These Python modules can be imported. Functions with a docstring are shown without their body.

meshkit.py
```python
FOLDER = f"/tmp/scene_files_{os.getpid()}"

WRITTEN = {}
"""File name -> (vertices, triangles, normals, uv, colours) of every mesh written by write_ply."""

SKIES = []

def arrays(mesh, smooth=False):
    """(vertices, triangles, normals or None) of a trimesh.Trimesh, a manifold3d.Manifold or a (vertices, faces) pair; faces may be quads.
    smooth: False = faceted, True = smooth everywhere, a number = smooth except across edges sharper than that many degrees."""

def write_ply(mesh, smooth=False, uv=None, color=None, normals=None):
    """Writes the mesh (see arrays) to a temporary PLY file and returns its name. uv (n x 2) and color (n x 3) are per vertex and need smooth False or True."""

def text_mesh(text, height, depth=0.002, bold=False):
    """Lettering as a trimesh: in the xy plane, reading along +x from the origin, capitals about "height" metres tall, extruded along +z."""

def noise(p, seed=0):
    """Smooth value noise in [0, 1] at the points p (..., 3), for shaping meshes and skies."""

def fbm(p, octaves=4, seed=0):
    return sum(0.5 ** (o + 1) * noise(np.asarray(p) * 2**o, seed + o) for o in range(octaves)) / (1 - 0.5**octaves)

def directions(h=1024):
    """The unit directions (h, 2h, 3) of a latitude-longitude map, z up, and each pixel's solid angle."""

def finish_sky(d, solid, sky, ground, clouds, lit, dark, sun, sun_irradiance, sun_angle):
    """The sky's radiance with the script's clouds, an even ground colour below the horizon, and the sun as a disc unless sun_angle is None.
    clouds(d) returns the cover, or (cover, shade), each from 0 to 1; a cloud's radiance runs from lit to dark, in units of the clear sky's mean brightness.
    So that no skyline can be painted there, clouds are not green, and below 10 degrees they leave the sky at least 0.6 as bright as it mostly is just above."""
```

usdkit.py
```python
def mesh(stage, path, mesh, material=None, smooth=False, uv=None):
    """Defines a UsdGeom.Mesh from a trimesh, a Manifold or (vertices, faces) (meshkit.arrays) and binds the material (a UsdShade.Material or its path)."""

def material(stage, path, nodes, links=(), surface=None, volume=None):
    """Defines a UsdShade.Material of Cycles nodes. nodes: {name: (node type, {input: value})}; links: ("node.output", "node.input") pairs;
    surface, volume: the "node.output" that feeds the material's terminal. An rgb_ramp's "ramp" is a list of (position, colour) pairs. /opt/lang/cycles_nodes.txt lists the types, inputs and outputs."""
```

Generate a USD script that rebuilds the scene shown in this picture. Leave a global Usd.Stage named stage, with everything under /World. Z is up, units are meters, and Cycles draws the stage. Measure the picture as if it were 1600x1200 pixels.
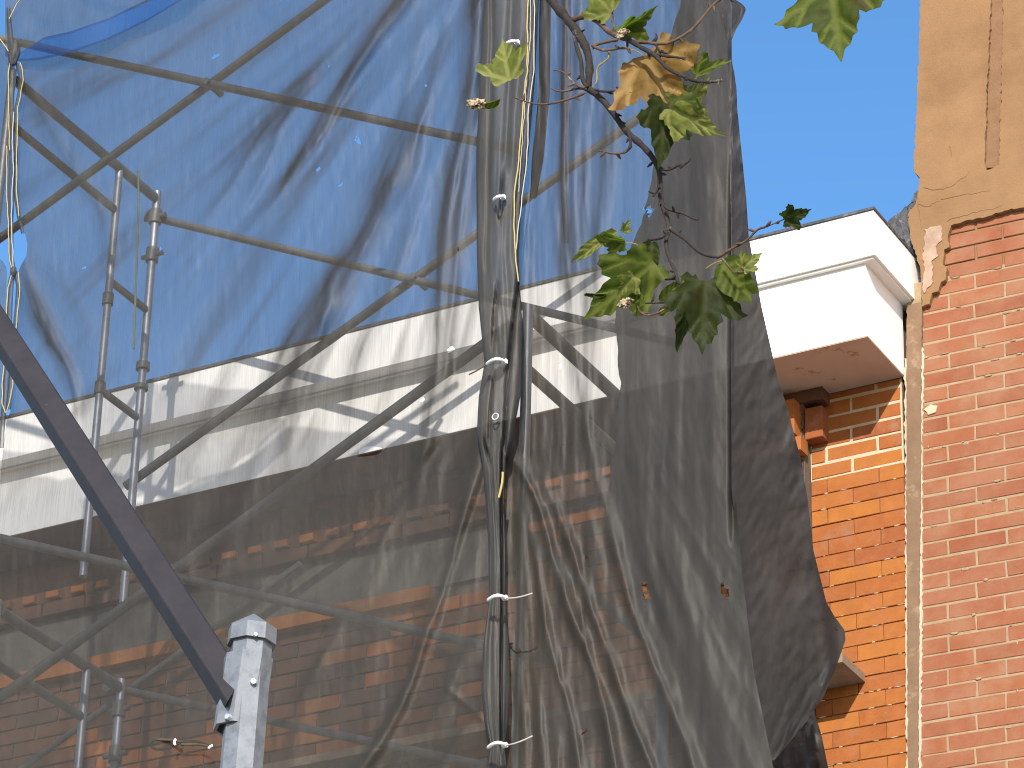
import math, random
import numpy as np, trimesh, shapely, shapely.geometry as sg
from scipy.spatial import Delaunay
from pxr import Usd, UsdGeom, UsdLux, UsdShade, Gf, Sdf, Vt
import usdkit, meshkit

stage = Usd.Stage.CreateInMemory()
UsdGeom.SetStageUpAxis(stage, 'Z'); UsdGeom.SetStageMetersPerUnit(stage, 1.0)
UsdGeom.Xform.Define(stage, '/World'); UsdGeom.Scope.Define(stage, '/World/Looks')
rng = np.random.default_rng(7); random.seed(7)

# ------------------------------------------------------------------ camera
F = 5500.0                                    # focal length in photo pixels (photo is 1600 x 1200)
yaw, pit, rol = np.radians([29.3, 28.3, 1.5]); CAM = np.array([0.0, -11.0, 1.6])
fwd = np.array([-np.sin(yaw)*np.cos(pit), np.cos(yaw)*np.cos(pit), np.sin(pit)])
r0 = np.array([np.cos(yaw), np.sin(yaw), 0]); u0 = np.cross(r0, fwd)
RT = np.cos(rol)*r0 + np.sin(rol)*u0; UP = -np.sin(rol)*r0 + np.cos(rol)*u0
cam = UsdGeom.Camera.Define(stage, '/World/camera')
M4 = np.eye(4); M4[0,:3] = RT; M4[1,:3] = UP; M4[2,:3] = -fwd; M4[3,:3] = CAM
cam.AddTransformOp().Set(Gf.Matrix4d(M4.tolist()))
cam.CreateHorizontalApertureAttr(36.0); cam.CreateVerticalApertureAttr(27.0); cam.CreateFocalLengthAttr(36.0*F/1600)
cam.CreateFStopAttr(0.0); cam.CreateExposureAttr(0.80)

# ------------------------------------------------------------------ sky and sun
SUN = np.array([0.145, -0.35, 0.215]); SUN /= np.linalg.norm(SUN)   # direction towards the sun
elev, azim = float(np.arcsin(SUN[2])), float(np.arctan2(SUN[0], SUN[1]))
usdkit.material(stage, '/World/Looks/sky', {
    'sky': ('sky_texture', {'sky_type': 'single_scattering', 'sun_disc': False, 'sun_elevation': elev, 'sun_rotation': azim, 'air_density': 1.0, 'aerosol_density': 1.0, 'ozone_density': 2.0}),
    'hs': ('hsv', {'saturation': 1.24}),
    'bg': ('background_shader', {'strength': 0.15})}, [('sky.color', 'hs.color'), ('hs.color', 'bg.color')], surface='bg.background')
dome = UsdLux.DomeLight.Define(stage, '/World/sky')
UsdShade.MaterialBindingAPI.Apply(dome.GetPrim()).Bind(UsdShade.Material.Get(stage, '/World/Looks/sky'))
dome.GetPrim().SetCustomDataByKey('kind', 'structure')
sun = UsdLux.DistantLight.Define(stage, '/World/sun')
sun.CreateAngleAttr(0.53); sun.CreateIntensityAttr(1.0); sun.CreateColorAttr(Gf.Vec3f(1.0, 0.94, 0.85)); sun.GetPrim().CreateAttribute('inputs:normalize', Sdf.ValueTypeNames.Bool).Set(True)
zz = SUN; xx = np.cross([0, 0, 1], zz); xx /= np.linalg.norm(xx); yy = np.cross(zz, xx)
S4 = np.eye(4); S4[0,:3] = xx; S4[1,:3] = yy; S4[2,:3] = zz
sun.AddTransformOp().Set(Gf.Matrix4d(S4.tolist()))

# ------------------------------------------------------------------ geometry helpers
def ray(px, py):
    px = np.asarray(px, float)[..., None]; py = np.asarray(py, float)[..., None]
    return fwd*F + RT*(px-800) - UP*(py-600)
def P(px, py, Y):                              # where the line of sight meets the vertical plane y = Y
    d = ray(px, py); return CAM + d*((np.asarray(Y, float) - CAM[1])[..., None]/d[..., 1:2])
def PP(px, py, o, n):
    d = ray(px, py); return CAM + d*(((np.asarray(o)-CAM)@n)/(d@n))[..., None]
def unit(v): v = np.asarray(v, float); return v/np.linalg.norm(v)
cat = trimesh.util.concatenate
def box(x0, x1, y0, y1, z0, z1):
    m = trimesh.creation.box([x1-x0, y1-y0, z1-z0]); m.apply_translation([(x0+x1)/2, (y0+y1)/2, (z0+z1)/2]); return m
def tube(pts, rad, n=10, caps=True):
    pts = np.asarray(pts, float); k = len(pts); rad = np.broadcast_to(np.asarray(rad, float), (k,))
    t = np.gradient(pts, axis=0) if k > 2 else np.repeat([pts[-1]-pts[0]], 2, 0)
    t /= np.linalg.norm(t, axis=1)[:, None]
    a = unit(np.cross(t[0], [0.3, 0.5, 0.8])); ring = []
    for i in range(k):
        a = unit(a - t[i]*(a@t[i])); b = np.cross(t[i], a)
        th = np.arange(n)/n*2*np.pi
        ring.append(pts[i] + rad[i]*(np.cos(th)[:, None]*a + np.sin(th)[:, None]*b))
    v = np.vstack(ring); f = []
    for i in range(k-1):
        for j in range(n):
            p, q = i*n+j, i*n+(j+1) % n
            f += [[p, q, q+n], [p, q+n, p+n]]
    if caps:
        v = np.vstack([v, pts[0], pts[-1]]); c0, c1 = len(v)-2, len(v)-1
        for j in range(n): f += [[c0, (j+1) % n, j], [c1, (k-1)*n+j, (k-1)*n+(j+1) % n]]
    return trimesh.Trimesh(v, f, process=False)
def spline(pts, n=40):
    from scipy.interpolate import CubicSpline
    pts = np.asarray(pts, float); s = np.r_[0, np.cumsum(np.linalg.norm(np.diff(pts, axis=0), axis=1))]
    return CubicSpline(s, pts)(np.linspace(0, s[-1], n))
def prism(pts2d, y0, y1):                      # polygon in x, z extruded from y0 to y1
    m = trimesh.creation.extrude_polygon(sg.Polygon(pts2d), abs(y1-y0), engine='earcut')
    v = m.vertices; m2 = trimesh.Trimesh(np.c_[v[:, 0], max(y0, y1)-v[:, 2], v[:, 1]], m.faces, process=False); m2.fix_normals(); return m2
def chamfered(x0, x1, yf, yb, z0, z1, c=0.0025, j=0.0012):   # brick with softened front edges, front at y = yf
    q = lambda: rng.uniform(-j, j)
    a, b = x0, x1
    back = [[a, yb, z0], [b, yb, z0], [b, yb, z1], [a, yb, z1]]
    mid = [[a+q(), yf+c, z0+q()], [b+q(), yf+c, z0+q()], [b+q(), yf+c, z1+q()], [a+q(), yf+c, z1+q()]]
    fr = [[m[0]+s*c, yf+q()*0.5, m[2]+t*c] for m, s, t in zip(mid, (1, -1, -1, 1), (1, 1, -1, -1))]
    v = np.array(back+mid+fr); f = []
    for o in (0, 4):
        for i in range(4):
            k = (i+1) % 4; f += [[o+i, o+k, o+4+k], [o+i, o+4+k, o+4+i]]
    f += [[8, 9, 10], [8, 10, 11]]
    return trimesh.Trimesh(v, f, process=False)

used = {}
def fresh(parent, name):
    key = f'{parent}/{name}'; k = used.get(key, -1)+1; used[key] = k
    return f'{parent}/{name}' + (f'_{k:03d}' if k else '')
class Thing:
    def __init__(self, name, label=None, category=None, loc=(0, 0, 0), group=None, kind=None):
        self.path = fresh('/World', name); self.loc = np.asarray(loc, float)
        x = UsdGeom.Xform.Define(stage, self.path); x.AddTranslateOp().Set(Gf.Vec3d(*map(float, self.loc))); self.prim = x.GetPrim()
        tag(self.prim, label, category, group, kind)
    def part(self, name, mesh, mat, smooth=False, uv=None, label=None, parent=None, kind=None):
        base = parent.GetPath().pathString if parent is not None else self.path
        if not isinstance(mesh, trimesh.Trimesh): mesh = trimesh.Trimesh(*mesh, process=False)
        m = trimesh.Trimesh(mesh.vertices - self.loc, mesh.faces, process=False)
        u = usdkit.mesh(stage, fresh(base, name), m, MAT[mat], smooth=smooth, uv=uv).GetPrim()
        tag(u, label, None, None, kind); return u
def tag(p, label=None, category=None, group=None, kind=None):
    for k, v in (('label', label), ('category', category), ('group', group), ('kind', kind)):
        if v: p.SetCustomDataByKey(k, v)
def single(name, mesh, mat, label=None, category=None, group=None, kind=None, smooth=False):
    loc = np.r_[mesh.bounds.mean(0)[:2], mesh.bounds[0, 2]]
    path = fresh('/World', name)
    u = usdkit.mesh(stage, path, trimesh.Trimesh(mesh.vertices-loc, mesh.faces, process=False), MAT[mat], smooth=smooth)
    u.AddTranslateOp().Set(Gf.Vec3d(*map(float, loc))); tag(u.GetPrim(), label, category, group, kind); return u

# ------------------------------------------------------------------ materials
MAT = {}
def mat(name, nodes, links, surface):
    MAT[name] = usdkit.material(stage, '/World/Looks/'+name, nodes, links, surface=surface)
def rough(name, c1, c2, scale=12, rough=0.8, bump=0.3, bscale=90, c3=None, metallic=0.0, spec=0.3, stretch=(1, 1, 1), dist=0.004, s3=4.0, w3=(0.5, 0.62)):
    n = {'g': ('geometry', {}), 'mp': ('mapping', {'scale': stretch}), 'n': ('noise_texture', {'scale': scale, 'detail': 6.0, 'roughness': 0.65}),
         'r': ('rgb_ramp', {'ramp': [(0.3, c1), (0.7, c2)]}), 'bn': ('noise_texture', {'scale': bscale, 'detail': 4.0, 'roughness': 0.7}),
         'b': ('bump', {'strength': bump, 'distance': dist}), 'p': ('principled_bsdf', {'roughness': rough, 'metallic': metallic, 'specular_ior_level': spec})}
    l = [('g.position', 'mp.vector'), ('mp.vector', 'n.vector'), ('mp.vector', 'bn.vector'), ('n.fac', 'r.fac'), ('bn.fac', 'b.height'), ('b.normal', 'p.normal')]
    if c3 is not None:
        n |= {'n3': ('noise_texture', {'scale': s3, 'detail': 5.0, 'roughness': 0.7}), 'r3': ('rgb_ramp', {'ramp': [(w3[0], (0, 0, 0)), (w3[1], (1, 1, 1))]}), 'mx': ('mix', {'color2': c3})}
        l += [('mp.vector', 'n3.vector'), ('n3.fac', 'r3.fac'), ('r3.color', 'mx.fac'), ('r.color', 'mx.color1'), ('mx.color', 'p.base_color')]
    else: l += [('r.color', 'p.base_color')]
    mat(name, n, l, 'p.BSDF')
for i, (a, b, c) in enumerate([((.40, .115, .028), (.52, .17, .042), (.43, .20, .105)), ((.44, .14, .032), (.57, .20, .045), (.50, .17, .06)),
                               ((.36, .10, .032), (.46, .145, .045), (.46, .24, .14)), ((.48, .165, .032), (.60, .215, .042), (.46, .17, .07))]):
    a, b, c = (tuple(x*.60 for x in q) for q in (a, b, c))
    rough(f'orange_brick_{i}', a, b, 16, 0.85, 0.45, 160, c3=c, s3=9.0, w3=(.52, .72), dist=.003)
for i, (a, b, c) in enumerate([((.36, .138, .085), (.43, .175, .11), (.45, .25, .19)), ((.35, .135, .085), (.45, .19, .12), (.44, .26, .19)),
                               ((.33, .12, .072), (.40, .155, .095), (.42, .23, .17)), ((.39, .15, .085), (.46, .20, .12), (.46, .29, .22))]):
    a, b, c = (tuple(x*f_ for x, f_ in zip(q, (.59, .50, .375))) for q in (a, b, c))
    rough(f'red_brick_{i}', a, b, 7, 0.88, 0.5, 160, c3=c, s3=5.0, w3=(.40, .70), dist=.003)
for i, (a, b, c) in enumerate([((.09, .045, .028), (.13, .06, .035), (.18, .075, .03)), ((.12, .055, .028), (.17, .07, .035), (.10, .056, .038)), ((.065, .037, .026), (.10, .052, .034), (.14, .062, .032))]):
    rough(f'dark_brick_{i}', a, b, 10, 0.9, 0.45, 160, c3=c, s3=3.0, w3=(.5, .66), dist=.003)  # old dark brick; shade behind the net is also in the colour
rough('pale_mortar', (0.396, 0.317, 0.216), (0.518, 0.432, 0.310), 40, .9, .6, 220)
rough('grey_mortar', (0.2577, 0.1835, 0.1116), (0.3296, 0.2453, 0.1519), 30, .9, .6, 220)
rough('dark_joint', (.10, .045, .02), (.20, .10, .05), 40, .95, .4, 200)
rough('facade_mortar', (.10, .075, .055), (.15, .11, .08), 40, .95, .4, 200)
rough('brown_stucco', (0.2002, 0.1102, 0.0503), (0.2413, 0.1382, 0.0642), 5, .9, .5, 130, c3=(0.1754, 0.0936, 0.0418), s3=2.2, w3=(.5, .7), dist=.003)
rough('dark_stucco', (0.167, 0.090, 0.046), (0.211, 0.118, 0.062), 14, .95, .6, 120)  # darker stucco for the cracks and the shade painted into the groove
rough('plaster_pale', (.26, .165, .115), (.38, .27, .20), 18, .9, .6, 120)
rough('strip_stucco', (0.157, 0.096, 0.058), (0.203, 0.128, 0.078), 14, .92, .5, 130, c3=(0.267, 0.186, 0.116), s3=11, w3=(.56, .68))
rough('white_paint', (.80, .785, .755), (.86, .845, .815), 6, .55, .12, 60, c3=(.76, .725, .68), s3=7, w3=(.6, .8), spec=.4)
rough('shaded_soffit', (.10, .068, .048), (.15, .10, .07), 6, .8, .2, 60, c3=(.20, .095, .045), s3=6, w3=(.62, .65))  # soffit colour darkened for the shade behind the net
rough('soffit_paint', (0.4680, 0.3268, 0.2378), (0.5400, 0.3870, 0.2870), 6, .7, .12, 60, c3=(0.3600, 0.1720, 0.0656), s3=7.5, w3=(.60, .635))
rough('tar', (.035, .036, .04), (.09, .09, .095), 30, .6, .9, 45, c3=(.16, .16, .165), s3=25, w3=(.55, .7), dist=.01)
rough('grey_stone', (0.0900, 0.0833, 0.0698), (0.1350, 0.1260, 0.1080), 9, .9, .5, 120, c3=(0.0585, 0.0540, 0.0450), s3=3.5, w3=(.5, .7))
rough('wood_ledge', (0.192, 0.132, 0.084), (0.264, 0.192, 0.132), 30, .85, .4, 90)
rough('scaffold_steel', (0.225, 0.236, 0.262), (0.338, 0.352, 0.390), 22, .5, .15, 90, c3=(0.135, 0.105, 0.083), s3=16, w3=(.6, .72), metallic=.65, spec=.5)
rough('brace_steel', (0.100, 0.100, 0.098), (0.155, 0.155, 0.150), 24, .5, .2, 90, c3=(0.120, 0.080, 0.050), s3=14, w3=(.6, .72), metallic=.35)
rough('galvanised', (0.1585, 0.1719, 0.1913), (0.1928, 0.2054, 0.2244), 18, .5, .10, 120, c3=(.115, .125, .14), s3=22, w3=(.46, .66), metallic=.25, spec=.45)
rough('arm_paint', (0.0169, 0.0149, 0.0169), (0.0260, 0.0228, 0.0260), 12, .6, .15, 150, c3=(0.0715, 0.0650, 0.0650), s3=30, w3=(.66, .74), spec=.28)
rough('bolt_steel', (.42, .43, .45), (.58, .59, .6), 60, .4, .1, 150, metallic=.5)
rough('bark', (0.015, 0.011, 0.010), (0.037, 0.029, 0.025), 45, .85, .8, 170, c3=(0.165, 0.140, 0.115), s3=13, w3=(.59, .66), dist=.003)
rough('twig_bark', (0.048, 0.026, 0.018), (0.115, 0.072, 0.048), 40, .8, .5, 170, c3=(0.192, 0.158, 0.125), s3=22, w3=(.56, .66))
rough('young_twig', (.17, .115, .03), (.25, .18, .05), 40, .6, .2, 170)
rough('white_plastic', (.80, .80, .80), (.86, .86, .86), 10, .35, .05, 60)
rough('yellow_cord', (0.341, 0.248, 0.074), (0.434, 0.341, 0.136), 60, .8, .3, 300)
rough('cream_cord', (0.350, 0.336, 0.294), (0.462, 0.441, 0.385), 60, .8, .3, 300)
rough('green_cord', (0.198, 0.270, 0.180), (0.270, 0.336, 0.240), 60, .8, .3, 300)
rough('dark_webbing', (.045, .035, .028), (.10, .075, .05), 40, .85, .4, 300)
rough('asphalt', (.045, .045, .047), (.065, .064, .063), 8, .9, .5, 120)
rough('concrete', (.34, .32, .29), (.44, .42, .385), 5, .9, .4, 90)
rough('roofing', (.10, .10, .10), (.15, .145, .14), 4, .9, .3, 60)
rough('crumpled_leaf', (.34, .27, .17), (.46, .40, .29), 60, .8, .5, 120, c3=(.08, .045, .025), s3=60, w3=(.46, .56))

def net(name, T0, col=(.040, .038, .034), trans=(.015, .0145, .0135), q0=0.34, streak=0.35, power=1.0):
    """Woven shade cloth: the open area shrinks as the cloth is seen or lit more edge-on; threads vary in density."""
    n = {'lw': ('layer_weight', {'blend': 0.5}), 'c': ('math', {'math_type': 'subtract', 'value1': 1.0}), 'cm': ('math', {'math_type': 'maximum', 'value2': 0.10}),
         'inv': ('math', {'math_type': 'divide', 'value1': power}), 'pw': ('math', {'math_type': 'power', 'value1': T0}), 'al': ('math', {'math_type': 'subtract', 'value1': 1.0, 'use_clamp': True}),
         'g': ('geometry', {}), 'm1': ('mapping', {'scale': (330.0, 110.0, 3.0)}), 'n1': ('noise_texture', {'scale': 1.0, 'detail': 3.0, 'roughness': 0.6}),
         'm2': ('mapping', {'scale': (12.0, 12.0, 90.0)}), 'n2': ('noise_texture', {'scale': 1.0, 'detail': 2.0}),
         'n3': ('noise_texture', {'scale': 2.2, 'detail': 5.0, 'roughness': 0.6}), 's': ('math', {'math_type': 'add'}), 's2': ('math', {'math_type': 'multiply', 'value2': 0.5}),
         'r': ('rgb_ramp', {'ramp': [(0.30, (min(q0*(1+streak), 1),)*3), (0.70, (q0*(1-streak),)*3)]}), 'at': ('attribute', {'attribute': 'st'}), 'sx': ('separate_xyz', {}), 'ig': ('math', {'math_type': 'subtract', 'value1': 1.0, 'use_clamp': True}), 'q': ('math', {'math_type': 'multiply'}), 'rb': ('rgb_to_bw', {}),
         'cr': ('rgb_ramp', {'ramp': [(0.3, tuple(x*.72 for x in col)), (0.7, tuple(x*1.35 for x in col))]}),
         'd': ('diffuse_bsdf', {}), 't': ('translucent_bsdf', {'color': trans}), 'gl': ('glossy_bsdf', {'color': (.35, .35, .35), 'roughness': .55}), 'fr': ('math', {'math_type': 'multiply', 'value2': 0.05, 'value1': 1.0}),
         'a': ('add_closure', {}), 'tr': ('transparent_bsdf', {}), 'tr2': ('transparent_bsdf', {}), 'in': ('mix_closure', {}), 'out': ('mix_closure', {}), 'gm': ('mix_closure', {'fac': 0.05}),
         'bm': ('bump', {'strength': 0.5, 'distance': 0.004})}
    l = [('lw.facing', 'c.value2'), ('c.value', 'cm.value1'), ('cm.value', 'inv.value2'), ('inv.value', 'pw.value2'), ('pw.value', 'al.value2'),
         ('g.position', 'm1.vector'), ('m1.vector', 'n1.vector'), ('g.position', 'm2.vector'), ('m2.vector', 'n2.vector'), ('g.position', 'n3.vector'),
         ('n1.fac', 's.value1'), ('n2.fac', 's.value2'), ('s.value', 's2.value1'), ('n1.fac', 'r.fac'), ('at.vector', 'sx.vector'), ('sx.x', 'ig.value2'), ('ig.value', 'q.value1'), ('r.color', 'rb.color'), ('rb.val', 'q.value2'), ('n3.fac', 'cr.fac'), ('cr.color', 'd.color'),
         ('s2.value', 'bm.height'), ('bm.normal', 'd.normal'),
         ('d.BSDF', 'a.closure1'), ('t.BSDF', 'a.closure2'), ('a.closure', 'gm.closure1'), ('gl.BSDF', 'gm.closure2'), ('q.value', 'in.fac'), ('gm.closure', 'in.closure1'), ('tr2.BSDF', 'in.closure2'),
         ('al.value', 'out.fac'), ('tr.BSDF', 'out.closure1'), ('in.closure', 'out.closure2')]
    mat(name, n, l, 'out.closure')
net('net', 0.22, q0=.37, streak=.2, col=(.027, .0248, .0215), trans=(.009, .0086, .0076))
net('net_double', 0.02, q0=.03, streak=.5, col=(.035, .033, .030), trans=(.010, .010, .009))
net('net_return', 0.02, q0=.02, col=(.037, .035, .034))
net('net_bunch', 0.20, q0=.12, col=(.050, .048, .044))
net('net_hem', 0.26, q0=.2, col=(.004, .020, .075), trans=(.002, .010, .05))

def leaf_mat(name, base, vein, blotch, trans, w3=(.58, .72), trw=.45):
    n = {'u': ('attribute', {'attribute': 'st'}), 'sp': ('separate_xyz', {}), 'g': ('geometry', {}), 'vr': ('rgb_ramp', {'ramp': [(0.0, (1, 1, 1)), (0.035, (.7, .7, .7)), (0.07, (0, 0, 0))]}),
         'n': ('noise_texture', {'scale': 45, 'detail': 5.0}), 'r': ('rgb_ramp', {'ramp': [(.3, tuple(x*.7 for x in base)), (.7, tuple(x*1.25 for x in base))]}),
         'n3': ('noise_texture', {'scale': 22, 'detail': 4.0}), 'r3': ('rgb_ramp', {'ramp': [(w3[0], (0, 0, 0)), (w3[1], (1, 1, 1))]}), 'mb': ('mix', {'color2': blotch}),
         'mv': ('mix', {'color2': vein}), 'p': ('principled_bsdf', {'roughness': .6, 'specular_ior_level': .18}), 't': ('translucent_bsdf', {}), 'mt': ('mix', {'fac': 1.0, 'mix_type': 'multiply', 'color2': trans}),
         'o': ('mix_closure', {'fac': trw}), 'b': ('bump', {'strength': .35, 'distance': .003})}
    l = [('u.vector', 'sp.vector'), ('sp.x', 'vr.fac'), ('g.position', 'n.vector'), ('g.position', 'n3.vector'), ('n.fac', 'r.fac'), ('n3.fac', 'r3.fac'), ('r3.color', 'mb.fac'), ('r.color', 'mb.color1'),
         ('mb.color', 'mv.color1'), ('vr.color', 'mv.fac'), ('mv.color', 'p.base_color'), ('mv.color', 'mt.color1'), ('mt.color', 't.color'), ('p.BSDF', 'o.closure1'), ('t.BSDF', 'o.closure2'), ('n.fac', 'b.height'), ('b.normal', 'p.normal')]
    mat(name, n, l, 'o.closure')
leaf_mat('leaf_green', (.042, .058, .006), (.10, .12, .022), (.05, .042, .008), (1.9, 2.3, 1.0))
leaf_mat('leaf_shaded', (.017, .024, .003), (.032, .038, .009), (.03, .02, .006), (1.6, 2.2, .8))
leaf_mat('leaf_lime', (.10, .118, .02), (.19, .20, .06), (.065, .066, .012), (1.4, 1.5, 1.0), trw=.35)
leaf_mat('leaf_tan', (.145, .085, .018), (.25, .16, .055), (.15, .055, .022), (1.3, 1.2, .8), w3=(.5, .66), trw=.3)

# ------------------------------------------------------------------ ground
single('street', box(-120, 120, -120, 120, -0.5, 0.0), 'asphalt', kind='structure')
single('pavement', box(-40, 40, -5.6, -0.02, 0.004, 0.13), 'concrete', kind='structure')

# ------------------------------------------------------------------ left building: brick facade, white cornice
PXJ = 1414
XR = float(P(PXJ, 760, 0)[0])                  # right end of the facade
XC = float(P(1267, 760, 0)[0])                 # corner of the proud main wall
XL = -13.0
ZB = 8.02                                      # underside of the cornice
zj0 = float(P(1413, 721, 0)[2]); pitch = float(P(1413, 721, 0)[2]-P(1413, 745.3, 0)[2])
YM = -0.06
bld = Thing('brick_building', 'orange brick facade under a white cornice, mostly behind dark netting', 'building', ((XL+XR)/2, 0, 0))
bld.part('wall', box(XL, XR, 0.008, 7.0, 0.0, 8.46), 'facade_mortar')
bld.part('wall', box(XL, XC-0.001, YM+0.008, 0.005, 0.0, 8.016), 'facade_mortar')
bld.part('roof', box(XL, XR-.02, 0.0, 7.0, 8.462, 8.50), 'roofing')
ob = lambda: f'orange_brick_{rng.choice(4, p=[.38,.36,.06,.2])}'
# exposed strip of wall: joints read off as runs of half bond
BL = 0.213
nb = 0
zcream = zj0 - 0.2*pitch
k0 = int(np.floor((zj0-6.15)/pitch)); k1 = int(np.ceil((8.016-zj0)/pitch))
for k in range(-k0, k1):
    z0 = zj0 + k*pitch; z1 = z0+pitch
    top = z0 > zcream
    g = 0.0052 if top else 0.0018
    zt = min(z1-g, 8.014)
    edges = [XR-0.002]
    off = 0.104 if k % 2 else 0.211
    x = XR - off
    while x > XC+0.03: edges.append(x); x -= BL
    edges.append(XC+0.0005)
    for a, b in zip(edges[:-1], edges[1:]):
        gv = 0.005 if top else 0.0012
        bld.part('brick', chamfered(b+gv, a-gv, -0.001+rng.uniform(-.0015, .0015), 0.02, z0+g, zt, c=.0018 if not top else .0025), ob()); nb += 1
# cream pointing between the upper courses and vertical crumbs of mortar
bld.part('mortar', box(XC+.001, XR-.001, 0.0012, 0.007, zj0-.004, 8.014), 'pale_mortar')
bld.part('mortar', box(XC+.001, XR-.001, 0.0045, 0.0075, 6.0, zj0-.0045), 'dark_joint')
cr = []
for k in range(-k0, 0):
    z = zj0+k*pitch
    x = XC+.01
    while x < XR-.02:
        w = rng.uniform(.006, .035)
        if rng.random() < .36:
            m = trimesh.creation.icosphere(1, 1.0); m.apply_scale([w/2, .003, rng.uniform(.0014, .003)]); m.apply_translation([x+w/2, .0, z+.0008]); cr.append(m)
        x += w+rng.uniform(.004, .03)
bld.part('mortar_crumb', cat(cr), 'pale_mortar', kind='stuff', smooth=True)
# main wall bricks, proud of the strip, largest in view built singly
cand = []
for k in range(-k0-1, k1):
    z0 = zj0+k*pitch; x = XC-0.0; first = True
    while x > -9.6:
        w = (BL if (k % 2 == 0 or not first) else BL/2); first = False
        cand.append((x-w, x, z0)); x -= w
def pxof(p):
    d = np.asarray(p, float)-CAM; kk = d@fwd; return 800+F*(d@RT)/kk, 600-F*(d@UP)/kk
# horizontal features of the facade
zd = float(P(600, 826, YM)[2])                 # dentil bottoms
zs1 = float(P(600, 836, YM)[2]); zs0 = float(P(600, 936, YM)[2])   # stone band
zl = float(P(600, 940, YM)[2]); rest = []; singles = []
for x0, x1, z0 in cand:
    z1 = z0+pitch; zt = min(z1-.004, 8.012)
    if zt-z0 < .02: continue
    cx, cz = (x0+x1)/2, (z0+z1)/2
    if z1 > zs0-.002 and z0 < zs1+.002 and cx < float(P(812, 850, YM)[0]): continue
    px, py = pxof([cx, YM, cz])
    m = chamfered(x0+.004, x1-.004, YM-.001+rng.uniform(-.002, .002), YM+.02, z0+.004, zt)
    seen = (py > 700 and py < 1215 and px > -10)
    pri = abs(px-905) if py < 1010 else 250+abs(px-560)*.5+max(0, py-1100)
    (singles if seen else rest).append((pri, m))
xs = float(P(812, 850, YM)[0])
singles.sort(key=lambda t: t[0])
lim = 296-nb
for i, (_, m) in enumerate(singles):
    if i < lim: bld.part('brick', m, f'dark_brick_{rng.choice(3)}' if meshkit.fbm(m.bounds.mean(0)*[1.7, 0, 3.1]+4.2, 2, 17)+rng.normal(0, .05) < (.44 if m.bounds[0, 0] > xs-.35 else .56) else ob())  # orange patches and dark bricks put sun and shade into the colour
    else: rest.append((0, m))
bld.part('brickwork', cat([m for _, m in rest]), 'dark_brick_0', kind='stuff')
# stone band, projecting course, corbel ledge, dentils
xs = float(P(812, 850, YM)[0])
bld.part('stone_band', box(XL, xs, YM-.012, YM+.015, zs0, zs1), 'grey_stone')
bld.part('projecting_course', box(XL, float(P(680, 925, YM)[0]), YM-.045, YM+.015, zs0-.060, zs0-.003), 'orange_brick_3')
zc1 = float(P(1250, 681, YM-.05)[2]); zc0 = float(P(1250, 703, YM-.05)[2])
for i, x in enumerate(np.arange(XC+.012, -9.6, -.22)):
    bld.part('corbel', chamfered(x-.212, x, YM-.055+rng.uniform(-.002, .002), YM+.01, zc0, zc1), ob() if i < 2 else 'dark_brick_2')  # corbels past the exposed end carry their shade in a dark colour
zt1 = zc1+.012
bld.part('dentil', chamfered(XC-.076, XC-.01, YM-.062, YM+.01, zt1, zt1+.15), 'orange_brick_1')
bld.part('dentil', chamfered(XC+.004, XC+.078, -.058, .01, zt1-.004, zt1+.13), 'orange_brick_2')
bld.part('dark_course', box(XL, XC-.09, YM-.04, YM+.01, zt1-.004, zt1+.15), 'dark_brick_2')  # cornice shade over the dentils, painted in as a dark course
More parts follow.
